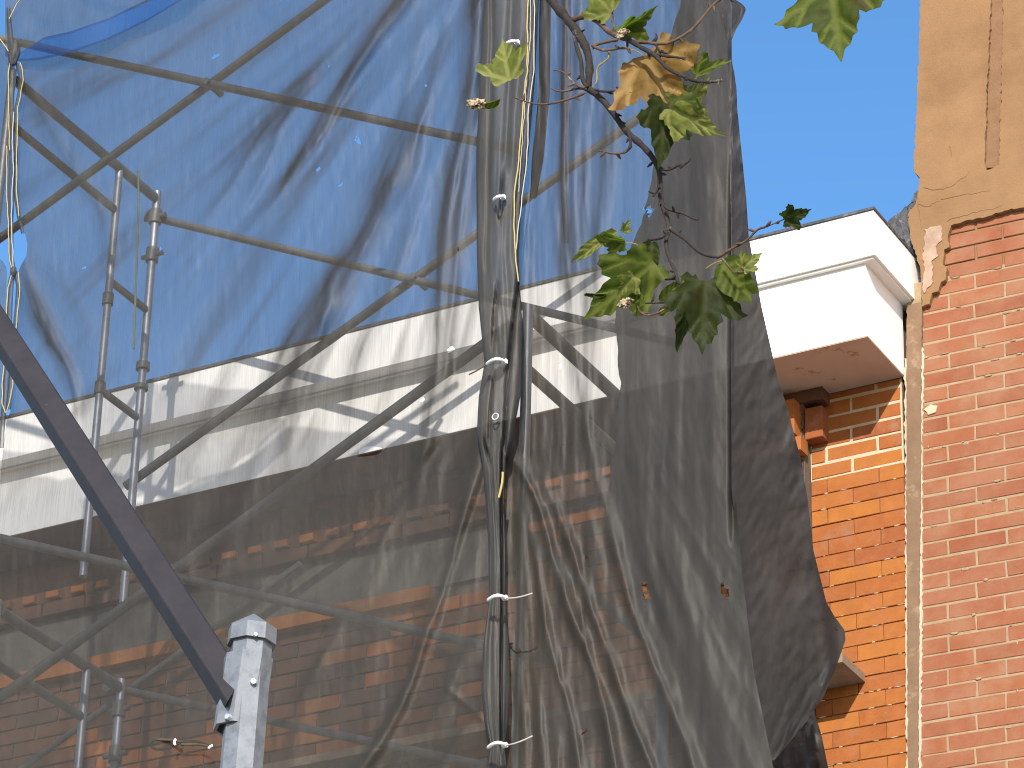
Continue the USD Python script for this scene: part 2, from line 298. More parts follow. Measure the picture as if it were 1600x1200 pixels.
for i, x in enumerate(np.arange(XC-.14, -9.5, -.126)):
    bld.part('dentil', chamfered(x-.064, x, YM-.066+rng.uniform(-.003, .003), YM+.01, zt1+rng.uniform(-.002, .002), zt1+.032), ob() if rng.random() < .93 else 'dark_brick_0')  # orange only on the sunlit lower ends of the dentils
bld.part('upper_course', box(XL, XC+.085, -.07, .003, zt1+.152, 8.015), 'dark_brick_1')  # dark brick colour here stands for the shade under the cornice
# ledge
W = P(1352, 1066, 0)
bld.part('ledge', box(XL, float(W[0]), -.205, -.003, float(W[2]), float(W[2])+.034), 'wood_ledge')
# cornice: lower box and wider crown board above, with return at the right end
YC = -0.352; YCR = YC-.032
XE = float(P(1413, 582, 0)[0])
ZC = float(P(1365, 398, YCR)[2]); ZT = float(P(1365, 328, YCR)[2])
XE2 = float(P(1366, 360, YCR)[0])
cor = bld.part('cornice', box(XL, XE, YC, 0.003, ZB, ZC), 'white_paint')
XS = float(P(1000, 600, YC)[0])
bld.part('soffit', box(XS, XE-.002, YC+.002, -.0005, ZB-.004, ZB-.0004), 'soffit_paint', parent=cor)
bld.part('soffit', box(XL, XS-.001, YC+.002, -.0005, ZB-.004, ZB-.0004), 'shaded_soffit', parent=cor)  # netted stretch of the same soffit, shade put into its colour
bld.part('crown_board', box(XL, XE2, YCR, 0.07, ZC+.0005, ZT), 'white_paint', parent=cor)
XB = float(P(985, 470, YCR)[0])
bld.part('crown_board', box(XL, XB, YCR-.062, YCR-.0005, ZC-.004, ZT-.002), 'white_paint', parent=cor)
bld.part('bead', box(XL, XE2-.012, YCR+.012, .05, ZC-.008, ZC), 'white_paint', parent=cor)
bld.part('roof_edge', box(XL, XB+.003, YCR-.068, YCR-.0065, ZT-.0015, ZT+.0118), 'tar', parent=cor)
bld.part('roof_edge', box(XL, XE2+.004, YCR-.006, .06, ZT+.0005, ZT+.012), 'tar', parent=cor)

# ------------------------------------------------------------------ right building
al = np.radians(2.5); UW = np.array([np.cos(al), np.sin(al), 0]); NW = np.array([np.sin(al), -np.cos(al), 0])
OW = P(1438, 700, -.004)[None][0]
def UZ(px, py, out=0.0):
    p = PP(np.float64(px), np.float64(py), OW+NW*out, NW); return float((p-OW)@UW), float(p[2])
def wall(m):                                   # local (u, -out, z) -> world
    v = m.vertices; w = OW*[1, 1, 0] + v[:, :1]*UW + v[:, 1:2]*(-NW) + v[:, 2:]*[0, 0, 1]
    return trimesh.Trimesh(w, m.faces, process=False)
nb2 = Thing('brick_house', 'red brick house wall with brown stucco above, at the right edge', 'building', tuple(OW+UW*1.5-[0, 0, OW[2]]))
nb2.part('wall', wall(box(-.035, 6.0, .0012, 6.0, 0, UZ(1441, 440)[1])), 'grey_mortar')
rj = UZ(1442, 538)[1]; rp = (UZ(1442, 538)[1]-UZ(1442, 776.5)[1])/10
ztop = UZ(1520, 352)[1]
for k in range(-36, 9):
    z0 = rj+k*rp; z1 = z0+rp
    if z0 > UZ(1590, 330)[1] or z1 < 6.15: continue
    pyr = 538-(k+.5)*23.85; u = UZ(float(np.interp(pyr, [400, 480, 760, 1200], [1441, 1440, 1438.5, 1435])), pyr)[0]; half = (k % 2 == 0); first = True
    jit = rng.uniform(-.004, .004)
    while u < .66:
        w = (.108 if half else .216) if first else .222
        first = False
        w2 = w+rng.uniform(-.004, .004)
        g = rng.uniform(.0028, .0052)
        nb2.part('brick', wall(chamfered(u+.004, u+w2-.0035, -.001+rng.uniform(-.0009, .0009), .02, z0+g+rng.uniform(0, .001), z1-g*.9, c=.002, j=.0018)), f'red_brick_{rng.choice(4, p=[.3,.3,.15,.25])}')
        u += w2
def ragged(pts, amp=.004, step=.012, seed=1):
    pts = np.asarray(pts, float); out = []; r = np.random.default_rng(seed)
    for a, b in zip(pts, np.roll(pts, -1, 0)):
        n = max(1, int(np.linalg.norm(b-a)/step)); t = np.arange(n)/n
        e = a+(b-a)*t[:, None]; q = np.array([-(b-a)[1], (b-a)[0]])/max(np.linalg.norm(b-a), 1e-9)
        o = r.normal(0, amp, n); o[0] = 0
        out.append(e+q*o[:, None])
    p = sg.Polygon(np.vstack(out)).buffer(0)
    return max(getattr(p, 'geoms', [p]), key=lambda g: g.area)
def slab(px_pts, out, back, name, m, amp=.002, seed=1, label=None, bevel=True):
    pts = [UZ(x, y, out) for x, y in px_pts]
    poly = ragged(pts, amp, seed=seed)
    mm = trimesh.creation.extrude_polygon(poly, out+back, engine='earcut'); v = mm.vertices
    mm = trimesh.Trimesh(np.c_[v[:, 0], back-v[:, 2], v[:, 1]], mm.faces[:, ::1], process=False); mm.fix_normals()
    return nb2.part(name, wall(mm), m, label=label)
# stucco parapet: left field, groove, right field
slab([(1446, -330), (1438, 0), (1434, 130), (1428, 255), (1428, 268), (1433, 273), (1437, 277), (1435, 300), (1431, 318), (1421, 330), (1419, 345), (1422, 372), (1430, 396), (1438, 420), (1441, 479), (1452, 475), (1456, 458), (1466, 455), (1470, 441), (1477, 437), (1479, 418), (1473, 413), (1475, 390), (1483, 386), (1481, 368), (1486, 352), (1510, 344), (1540, 339), (1570, 329), (1600, 324), (1700, 300), (1800, 282), (1800, -330), (1577, -330), (1568, 0), (1561, 258), (1552, 262), (1541, 266), (1538, 250), (1548, 0), (1556, -330)], .022, .30, 'stucco_field', 'brown_stucco', seed=3)
nb2.part('wall', wall(box(.12, 6.0, .005, 6.0, UZ(1441, 440)[1]+.001, UZ(1500, -300)[1])), 'brown_stucco')
slab([(1540, 262), (1548, 0), (1557, -325), (1579, -325), (1570, 0), (1563, 262)], .006, .27, 'stucco_groove', 'dark_stucco', seed=5, amp=.001)  # shade strip of the groove painted as darker brown stucco
slab([(1443, 470), (1444, 358), (1470, 352), (1472, 375), (1462, 385), (1466, 400), (1455, 408), (1458, 440), (1448, 450)], .026, -.0, 'plaster_patch', 'plaster_pale', seed=6, amp=.004, label='pale pinkish plaster patch')
# vertical stucco strip over the joint between the two houses
slab([(1416.5, 478), (1440, 470), (1439.5, 600), (1438.5, 760), (1436, 1000), (1434, 1300), (1418.5, 1300), (1417.5, 1000), (1416, 760)], .014, .004, 'stucco_strip', 'strip_stucco', seed=8, amp=.0012)
slab([(1438, 540), (1443.5, 545), (1443, 600), (1441.5, 650), (1441, 900), (1438, 1300), (1434, 1300), (1436, 900), (1438, 640)], .010, .0, 'mortar_smear', 'pale_mortar', seed=9, amp=.0022)
slab([(1413.5, 560), (1418, 560), (1418.5, 900), (1420, 1300), (1416, 1300), (1414.5, 900)], .007, .0, 'mortar_smear', 'pale_mortar', seed=10, amp=.0024)
slab([(1443, 640), (1455, 632), (1465, 634), (1462, 644), (1450, 648)], .006, .0, 'mortar_smear', 'pale_mortar', seed=11, amp=.002)
# small cracks in the stucco, cut as thin dark slivers lying proud
for cpts in ([(1436, 318), (1450, 322), (1462, 317), (1470, 314)], [(1480, 345), (1500, 338), (1530, 331), (1565, 322)], [(1470, 312), (1500, 306), (1530, 300), (1548, 297)], [(1444, 292), (1465, 296), (1490, 288), (1515, 268)], [(1432, 300), (1436, 330), (1441, 360)], [(1484, 228), (1487, 246)]):
    pts = np.array([np.array(PP(np.float64(x+rng.uniform(-1, 1)), np.float64(y+rng.uniform(-1.5, 1.5)), OW+NW*.0225, NW)) for x, y in spline(cpts, 14)])
    nb2.part('crack', tube(pts, np.linspace(.0016, .0005, 14), 5), 'dark_stucco')
cr = []
r9 = np.random.default_rng(99)
for _ in range(70):
    u_, z_ = r9.uniform(0.01, .6), rj+rp*r9.integers(-30, 8)+r9.normal(0, .004); m = trimesh.creation.icosphere(1, 1.0); m.vertices += r9.normal(0, .12, m.vertices.shape)
    m.apply_scale([r9.uniform(.003, .018), .0018, r9.uniform(.002, .006)]); m.apply_translation([u_, -.0015, z_]); cr.append(m)
nb2.part('mortar_crumb', wall(cat(cr)), 'grey_mortar', kind='stuff', smooth=True)
# tar flashing lump between the cornice and the stucco
fl = [UZ(x, y, 0) for x, y in [(1386, 350), (1402, 332), (1420, 318), (1434, 296), (1442, 300), (1446, 420), (1437, 412), (1420, 385)]]
fm = trimesh.creation.extrude_polygon(ragged(fl, .003, .01, 12), .11, engine='earcut'); fm = fm.subdivide_to_size(.025)
v = fm.vertices; v = np.c_[v[:, 0], .115-v[:, 2], v[:, 1]]
v = v + (np.stack([meshkit.fbm(v*28, 3, s) for s in (1, 2, 3)], 1)-.5)*.018
fm = trimesh.Trimesh(v, fm.faces, process=False); fm.fix_normals()
nb2.part('flashing', wall(fm), 'tar', smooth=50)

# ------------------------------------------------------------------ scaffold frames and braces
YN = -2.03                                     # plane of the netting
def frame(top_px, Y_far, Y_lad, Y_near, label, zlow, lad_top_extra=0, splice=None):
    top = P(*top_px, Y_far); x, zt = float(top[0]), float(top[2])
    t = Thing('scaffold_frame', label, 'scaffold frame', (x, Y_far, zlow), 'welded frames of the scaffold')
    R = .0168
    t.part('leg', tube([[x, Y_far, zlow], [x, Y_far, zt]], R, 16), 'scaffold_steel', smooth=40)
    t.part('leg', tube([[x, Y_lad, zlow], [x, Y_lad, zt-.02]], .0155, 16), 'scaffold_steel', smooth=40)
    t.part('leg', tube([[x, Y_near, zlow], [x, Y_near, zt]], R, 16), 'scaffold_steel', smooth=40)
    t.part('top_bar', tube([[x, Y_near+.02, zt-.035], [x, Y_far-.02, zt-.035]], .0205, 14), 'brace_steel', smooth=40)
    t.part('top_bar', tube([[x, Y_near+.02, zt-.235], [x, Y_lad-.018, zt-.235]], .017, 14), 'brace_steel', smooth=40)
    z = zt-.56
    while z > zlow+.2:
        t.part('rung', tube([[x, Y_lad+.018, z], [x, Y_far-.02, z]], .0155, 12), 'brace_steel', smooth=40); z -= .49
    for zz_, yy_ in (((zt-.12), Y_far), ((zt-.30), Y_far)):
        t.part('brace_stud', tube([[x-.05, yy_, zz_], [x+.05, yy_, zz_]], .011, 8), 'brace_steel', smooth=40)
        t.part('collar', tube([[x, yy_, zz_-.03], [x, yy_, zz_+.03]], .0265, 14), 'brace_steel', smooth=40)
    for q in (.62, 1.02):
        t.part('collar', tube([[x, Y_lad, zt-q], [x, Y_lad, zt-q-.05]], .0225, 14), 'brace_steel', smooth=40)
    t.part('collar', tube([[x, Y_far, zt-.80], [x, Y_far, zt-.83]], .0285, 14), 'brace_steel', smooth=40)
    t.part('collar', tube([[x, Y_far, zt-.90], [x, Y_far, zt-.92]], .0285, 14), 'brace_steel', smooth=40)
    return x, zt
YF, YLD, YNR = -.95, -1.22, -1.96
x1, z1f = frame((246, 300), YF, YLD, YNR, 'upper scaffold frame with ladder rungs showing against the blue sky', float(P(205, 940, YF)[2]))
x1b, _ = frame((190, 1062), -1.18, -1.40, YNR, 'lower scaffold frame behind the dark netting beside the street light pole', .13)
def leg2():
    top = P(825, 478, -1.93); x, zt = float(top[0]), float(top[2])
    t = Thing('scaffold_frame', 'scaffold frame beside the gathered netting, with two bars crossing the white cornice', 'scaffold frame', (x, -1.93, .13), 'welded frames of the scaffold')
    t.part('leg', tube([[x, -1.93, .13], [x, -1.93, zt]], .0185, 16), 'scaffold_steel', smooth=40)
    t.part('leg', tube([[x, -.9, .13], [x, -.9, zt]], .0215, 16), 'scaffold_steel', smooth=40)
    t.part('top_bar', tube([[x, -1.91, zt-.03], [x, -.92, zt-.03]], .0235, 14), 'brace_steel', smooth=40)
    t.part('top_bar', tube([[x, -1.91, zt-.245], [x, -.92, zt-.245]], .021, 14), 'brace_steel', smooth=40)
    for k in range(1, 6):
        t.part('rung', tube([[x, -1.91, zt-.245-.62*k], [x, -.92, zt-.245-.62*k]], .018, 14), 'brace_steel', smooth=40)
leg2()
def brace(a1, a2, b1, b2, Y, piv, label, r=(.0165, .0165), dy=.022, mats=('brace_steel', 'brace_steel')):
    p, q, s, u = P(*a1, Y), P(*a2, Y), P(*b1, Y+dy*2), P(*b2, Y+dy*2)
    base = P(*piv, Y)
    t = Thing('cross_brace', label, 'scaffold brace', base, 'crossed scaffold braces')
    t.part('tube', tube([p, q], r[0], 14), mats[0], smooth=40); t.part('tube', tube([s, u], r[1], 14), mats[1], smooth=40)
    c = P(*piv, Y); t.part('pivot_bolt', tube([c-[0, .03, 0], c+[0, .075, 0]], .014, 8), 'brace_steel', smooth=40)
    for e in (p, q): t.part('flat_end', tube([e-[0, .018, 0], e+[0, .018, 0]], .024, 10), 'brace_steel', smooth=40)
brace((-140, 30), (800, 233), (-130, 468), (640, -97), YNR, (328, 132), 'crossed scaffold braces against the sky at upper left')
brace((236, 339), (1060, 537), (196, 760), (1060, 140), YF+.03, (650, 436), 'crossed scaffold braces meeting above the middle of the cornice', r=(.0165, .0185))
brace((-130, 812), (860, 1032), (-120, 1178), (800, 506), YNR+.02, (262, 895), 'crossed scaffold braces below the cornice behind the dark arm', r=(.0165, .019))
brace((172, 1074), (760, 1197), (-140, 1330), (470, 880), -1.16, (330, 1107), 'crossed scaffold braces low beside the street light pole', r=(.0155, .012))
cp = [P(216, 268, -1.9), P(216, 330, -1.9), P(214, 400, -1.9), P(212, 455, -1.9), P(209, 545, -1.9)]
single('hanging_cord', tube(spline(cp, 24), .0042, 6), 'green_cord', 'thin pale green cord hanging between the scaffold legs', 'cord', smooth=True)

# ------------------------------------------------------------------ netting
def interp(y, pts):
    pts = np.asarray(pts, float); return np.interp(y, pts[:, 1], pts[:, 0])
def sheet(px, py, Y, keep=None, opx=None, opy=None):
    """grid of pixel coordinates placed on the plane y = Y (array) as real cloth"""
    v = P(px, py, Y).reshape(-1, 3); h, w = px.shape
    i = np.arange(h*w).reshape(h, w)
    a, b, c, d = i[:-1, :-1], i[:-1, 1:], i[1:, 1:], i[1:, :-1]
    ok = np.ones(a.shape, bool)
    if keep is not None:
        qx, qy = (px, py) if opx is None else (opx, opy)
        cx = (qx[:-1, :-1]+qx[1:, 1:])/2; cy = (qy[:-1, :-1]+qy[1:, 1:])/2
        ok = keep(cx, cy)
    f = np.concatenate([np.stack([a[ok], d[ok], c[ok]], 1), np.stack([a[ok], c[ok], b[ok]], 1)])
    us = np.unique(f); re = -np.ones(len(v), int); re[us] = np.arange(len(us))
    m = trimesh.Trimesh(v[us], re[f], process=False); m.metadata['kept'] = us; return m
def inside(poly):
    pg = sg.Polygon(poly); f = lambda x, y: shapely.contains_xy(pg, x, y); f.pg = pg; return f
def snapped(px, py, holes, r=2.9):
    px, py = px.copy(), py.copy()
    for h in holes:
        x0, y0, x1, y1 = h.pg.bounds; near = np.argwhere((px > x0-r) & (px < x1+r) & (py > y0-r) & (py < y1+r))
        for i, j in near:
            p = sg.Point(px[i, j], py[i, j]); d = h.pg.exterior.distance(p)
            if d < r: q = h.pg.exterior.interpolate(h.pg.exterior.project(p)); px[i, j], py[i, j] = q.x, q.y
    return px, py
r8 = np.random.default_rng(31)
def pinholes(n, x0, x1, y0, y1):
    out = []
    for _ in range(n):
        x, y, a, b = r8.uniform(x0, x1), r8.uniform(y0, y1), r8.uniform(1.6, 3.6), r8.uniform(2, 5)
        out.append(inside([(x-a, y-b*.2), (x+a*.3, y-b), (x+a, y+b*.1), (x-a*.2, y+b)]))
    return out
def folds(px, py, lines):
    """sum of ridges; line = (points from top to bottom, width px, amplitude m)"""
    d = np.zeros_like(px)
    for pts, w, a in lines:
        pts = np.asarray(pts, float); y0, y1 = pts[0, 1], pts[-1, 1]
        from scipy.interpolate import PchipInterpolator
        fx = PchipInterpolator(pts[:, 1], pts[:, 0], extrapolate=True)
        yc = np.clip(py, y0-40, y1+40); x = fx(yc); sl = fx(yc, 1)
        dist = (px-x)/np.sqrt(1+sl**2)
        fade = np.clip((py-y0+60)/120, 0, 1)*np.clip((y1+60-py)/120, 0, 1)
        wob = 1+.35*(meshkit.noise(np.stack([px*0+pts[0, 0], py/70, py*0], -1), 3)-.5)*2
        d -= 0.5*a*fade*wob*np.exp(-np.abs(dist/(w*wob*1.1))**1.7)
    return d
def gathers(px, py, lines, cx, cy, seed):
    """0..1: how tightly the cloth is gathered, soft streaks along the folds"""
    from scipy.interpolate import PchipInterpolator
    g = np.zeros_like(px)
    for k, (pts, w, a) in enumerate(lines):
        pts = np.asarray(pts, float); y0, y1 = pts[0, 1], pts[-1, 1]
        fx = PchipInterpolator(pts[:, 1], pts[:, 0], extrapolate=True); yc = np.clip(py, y0-40, y1+40); sl = fx(yc, 1)
        d = (px-fx(yc))/np.sqrt(1+sl**2); n1 = meshkit.noise(np.stack([px*0+k*3.1, py/70, py*0], -1), 5); n2 = meshkit.fbm(np.stack([d/5, py/60, px*0+k], -1), 3, 6)
        fade = np.clip((py-y0+60)/140, 0, 1)*np.clip((y1+60-py)/140, 0, 1)
        g += np.clip(a*24, .15, 1.1)*fade*(.45+.8*n1)*(.35+1.3*n2)*np.exp(-np.abs(d/(w*1.5))**1.6)
    th = np.arctan2(px-cx, py-cy); r = np.hypot(px-cx, py-cy)
    f = meshkit.fbm(np.stack([th*34, r/300, th*0+seed], -1), 4, seed)
    f2 = meshkit.fbm(np.stack([px/260, py/260, px*0+seed], -1), 3, seed+1)
    return np.clip(g+np.clip((f-.52)*3.2, 0, .7)*np.clip((f2-.3)*2.4, .1, 1), 0, 1)
def fan(px, py, cx, cy, seed, freq, amp, sx=1.0):
    th = np.arctan2(px-cx, py-cy); r = np.hypot(px-cx, py-cy)
    n = meshkit.fbm(np.stack([th*freq, r/520, th*0+seed], -1), 3, seed)
    return (n-.5)*amp

# middle panel
B_left = [(12, -80), (14, 60), (30, 95), (34, 110), (35, 125), (31, 150), (27, 165), (26, 200), (26, 320), (31, 340), (38, 360), (43, 382), (41, 400), (33, 414), (29, 424), (31, 440), (29, 480), (27, 500), (22, 560), (20, 600), (17, 640), (10, 660), (5, 700), (-2, 770), (-20, 1000), (-40, 1400)]
ys = np.arange(-60, 1288, 4.0); us_ = np.linspace(0, 1, 260)
PY = np.repeat(ys[:, None], len(us_), 1); xl = interp(ys, B_left); PX = xl[:, None] + (772-xl)[:, None]*us_[None]
linesB = [
    ([(748, -60), (744, 0), (735, 150), (712, 260), (692, 400), (682, 560), (655, 740)], 11, .060), ([(757, -60), (752, 60), (738, 200), (720, 330), (706, 480), (690, 640)], 8, .030),
    ([(660, -60), (636, 0), (590, 60), (545, 130), (505, 205), (470, 262)], 9, .042), ([(618, 0), (560, 92), (512, 170), (468, 250), (430, 310), (400, 345)], 8, .036),
    ([(560, 40), (500, 100), (440, 152), (360, 225)], 7, .020), ([(520, 85), (470, 140), (420, 200), (360, 290), (300, 370)], 9, .024), ([(470, 150), (440, 200), (400, 290), (370, 340)], 7, .020),
    ([(640, 200), (612, 290), (590, 340), (556, 410), (520, 470), (470, 560), (445, 650)], 17, .062), ([(585, 330), (560, 380), (530, 420), (495, 470), (460, 520), (420, 610)], 9, .034),
    ([(648, 330), (628, 400), (600, 470), (560, 560), (545, 640)], 10, .026), ([(520, 430), (500, 520), (470, 600), (455, 690)], 7, .022),
    ([(655, 60), (640, 130), (620, 200)], 8, .016), ([(700, 30), (680, 110), (655, 200), (640, 280)], 8, .022),
    ([(44, 430), (60, 480), (80, 525), (110, 585), (122, 640)], 11, .045), ([(40, 120), (80, 200), (120, 270), (160, 330), (175, 420)], 12, .018), ([(50, 400), (90, 430), (130, 500), (150, 560)], 14, .014),
    ([(400, 20), (330, 60), (250, 100)], 8, .014), ([(480, 30), (400, 95), (330, 140)], 8, .013),
    ([(752, 690), (724, 800), (705, 880), (690, 930), (668, 985), (640, 1070), (600, 1150), (560, 1210), (540, 1280)], 9, .055), ([(762, 700), (742, 760), (712, 840), (690, 880)], 6, .02),
    ([(640, 770), (612, 815), (592, 850), (578, 880)], 7, .028), ([(545, 955), (520, 1000), (490, 1050), (470, 1090)], 10, .028), ([(700, 690), (660, 770), (600, 870), (560, 960), (500, 1060), (450, 1180)], 16, .020),
    ([(745, 840), (742, 900), (738, 960)], 5, .016), ([(765, 960), (720, 1040), (690, 1100), (640, 1180)], 14, .03), ([(770, 1100), (720, 1150), (690, 1200), (660, 1280)], 10, .03), ([(770, 1130), (735, 1128), (700, 1135)][::-1] if False else [(735, 1105), (760, 1135), (768, 1160)], 6, .03),
    ([(330, 640), (300, 760), (290, 860)], 14, .014), ([(240, 840), (300, 900), (340, 990)], 12, .012), ([(420, 660), (390, 760), (350, 870), (330, 960)], 12, .016)]
dB = folds(PX, PY, linesB) + fan(PX, PY, 880, -260, 5, 13, .05) + fan(PX, PY, 820, 560, 6, 8, .03)*np.clip((PY-560)/200, 0, 1)
dB += (meshkit.fbm(np.stack([PX/9, PY/46, PX*0], -1), 3, 11)-.5)*.005
dB -= .020*np.exp(-((PX-20)/26.)**2)*0
holesB = [inside(p) for p in ([(559, 714), (561, 704), (570, 698), (583, 697), (597, 700), (597, 705), (588, 711), (572, 713)], [(555, 212), (561, 214), (565, 226), (558, 224)], [(330, 90), (343, 82), (344, 86), (332, 93)], [(493, 266), (499, 260), (501, 264), (496, 269)], [(125, 420), (135, 415), (136, 420)], [(697, 548), (706, 540), (712, 546), (700, 552)], [(664, 852), (672, 848), (672, 855)])]
def keepB(x, y):
    top = np.interp(x, [8, 25, 60, 110, 170, 230, 285, 345], [84, 92, 90, 79, 58, 29, -4, -80])
    ok = y > top+.6
    for h in holesB: ok &= ~h(x, y)
    return ok
EX = lambda m, name, lab, cat_, mt: None
nB = Thing('safety_net', 'wide middle sheet of dark see-through netting with fanning folds over the cornice', 'safety net', P(400, 1280, YN))
gB = gathers(PX, PY, linesB, 880, -300, 5); gB = np.clip(gB+.24*np.clip((PY-840)/240, 0, 1), 0, 1)
holesB += pinholes(6, 60, 730, 60, 1150); PXq, PYq = snapped(PX, PY, holesB); topB = np.interp(PXq, [8, 25, 60, 110, 170, 230, 285, 345], [84, 92, 90, 79, 58, 29, -4, -80]); PYq = np.maximum(PYq, topB); mB = sheet(PXq, PYq, YN+dB, keepB); nB.part('sheet', mB, 'net', smooth=True, uv=np.c_[gB.ravel(), gB.ravel()*0][mB.metadata['kept']])
# upper net overlapping at the top left
xs_ = np.linspace(8, 345, 90); ys2 = np.linspace(0, 1, 34)
bot = np.interp(xs_, [8, 25, 60, 110, 170, 230, 285, 345], [88, 96, 94, 83, 62, 33, 0, -44]); PXh = np.repeat(xs_[None], 34, 0); bh = bot-30*np.clip((xs_-8)/60, .3, 1); PYh = -90 + (bh[None]+90)*ys2[:, None]
dH = (meshkit.fbm(np.stack([PXh/60, PYh/30, PXh*0], -1), 3, 21)-.5)*.05
nH = Thing('safety_net', 'upper net at the top left corner with a deep blue overlapping hem', 'safety net', P(150, 90, YN-.03))
nH.part('sheet', sheet(PXh, PYh, YN-.035+dH), 'net', smooth=True)
PYk = bot[None]-34*np.clip((xs_[None]-8)/60, .3, 1)*(1-ys2[::3, None]); PXk = np.repeat(xs_[None], len(ys2[::3]), 0)
nH.part('hem', sheet(PXk, PYk, YN-.05+.01*np.sin(PXk/25)), 'net_hem', smooth=True, label='deep blue doubled hem along its lower edge')
# left panel, a sliver at the picture's edge
A_right = [(0, 57), (10, 72), (17, 90), (14, 105), (14, 340), (10, 362), (-2, 374), (-8, 390), (-2, 404), (9, 412), (11, 424), (10, 450), (6, 640), (0, 700), (-4, 900), (-30, 1300)]
ysA = np.arange(57, 1288, 8.0); uA = np.linspace(0, 1, 40); PYa = np.repeat(ysA[:, None], 40, 1); xr = interp(ysA, A_right); PXa = -220+(xr+220)[:, None]*uA[None]
nA = Thing('safety_net', 'narrow sheet of netting at the left edge of the picture', 'safety net', P(-100, 1280, YN))
nA.part('sheet', sheet(PXa, PYa, YN+.01+(meshkit.fbm(np.stack([PXa/30, PYa/90, PXa*0], -1), 3, 31)-.5)*.04), 'net', smooth=True)
def band(center, halfw, Y, n=90, seed=0, amp=.012):
    y0, y1 = center[0][1], center[-1][1]; yy_ = np.linspace(y0, y1, n); cx = interp(yy_, center); hw = np.interp(yy_, [c[1] for c in center], [c[2] if len(c) > 2 else halfw for c in center]) if len(center[0]) > 2 else np.full(n, halfw)
    s = np.linspace(-1, 1, 7); px = cx[:, None]+hw[:, None]*s[None]; py = np.repeat(yy_[:, None], 7, 1)
    return sheet(px, py, Y - .012*(1-s[None]**2) + (meshkit.fbm(np.stack([px/8, py/25, px*0], -1), 2, seed)-.5)*amp)
hc1 = [(13, 12, 3), (16, 60, 5), (19, 88, 6), (18, 100, 5), (17, 175, 5), (19, 235, 5), (18, 300, 5), (17, 345, 4), (17, 400, 4), (21, 424, 4), (17, 440, 5), (15, 470, 5), (14, 500, 5), (11, 560, 6), (9, 610, 5), (5, 650, 4), (2, 700, 4)]
hc2 = [(28, 98, 5), (33, 125, 3), (29, 150, 3), (25, 170, 3), (25, 235, 3), (24, 300, 3), (29, 338, 3), (36, 365, 3)]
hc3 = [(24, 424, 4), (28, 445, 3), (26, 480, 3), (23, 520, 4), (20, 560, 4), (17, 600, 4), (13, 640, 4)]
sm = Thing('net_seam', 'laced net hem with yellow edging down the left side', 'net seam', P(15, 700, YN-.03))
for c, s in ((hc1, 1), (hc2, 2), (hc3, 3)): sm.part('hem_band', band(c, 5, YN-.03, seed=s), 'net_bunch', smooth=True)
def cord(pts, Y, r, th, mt, name='edging_cord', wob=.8, seed=0):
    pts = np.asarray(pts, float); y = np.linspace(pts[0, 1], pts[-1, 1], 90)
    if len(pts) > 2: x = interp(y, pts) + (meshkit.noise(np.stack([y/14, y*0+seed, y*0], -1), seed)-.5)*2*wob
    th.part(name, tube(P(x, y, Y*np.ones_like(y)), r, 6), mt, smooth=True)
cord([(-4, 55), (10, 74), (16, 88), (15, 100), (13.5, 115), (13.5, 175), (15, 235)], YN-.055, .0021, sm, 'yellow_cord', wob=.6, seed=1)
cord([(34, -4), (26, 6), (20, 18), (14, 30)], YN-.055, .0019, sm, 'yellow_cord', wob=.6, seed=2)
cord([(32, 98), (35, 108), (36, 125), (32, 150), (27.5, 170), (26, 235), (26, 300), (29, 338)], YN-.055, .0020, sm, 'yellow_cord', wob=.6, seed=3)
cord([(21, 175), (19, 205), (21, 260), (19, 300), (18, 350), (21, 424)], YN-.055, .0016, sm, 'cream_cord', seed=4)
cord([(11, 228), (10, 300), (13, 340), (14, 395), (18, 420)], YN-.055, .0019, sm, 'yellow_cord', wob=.6, seed=5)
cord([(19, 428), (12, 450), (10, 480), (7, 560), (4, 600), (3, 630), (8, 645)], YN-.055, .0021, sm, 'yellow_cord', wob=.6, seed=6)
cord([(28, 426), (31, 450), (27, 490), (23, 540), (20, 600), (14, 630), (9, 645)], YN-.055, .0019, sm, 'yellow_cord', wob=.6, seed=7)
kn = trimesh.creation.icosphere(3, 1.0); kn.vertices *= (1+.5*(meshkit.fbm(kn.vertices*2.2+5, 3, 4)-.5))[:, None]; kn.apply_scale([.022, .02, .058]); kn.apply_translation(P(22, 82, YN-.05))
sm.part('knot', kn, 'net_bunch', smooth=True)
kn2 = kn.copy(); kn2.apply_translation(-P(22, 82, YN-.05)); kn2.apply_scale([.5, .6, .35]); kn2.apply_translation(P(21, 424, YN-.05)); sm.part('knot', kn2, 'net_bunch', smooth=True)

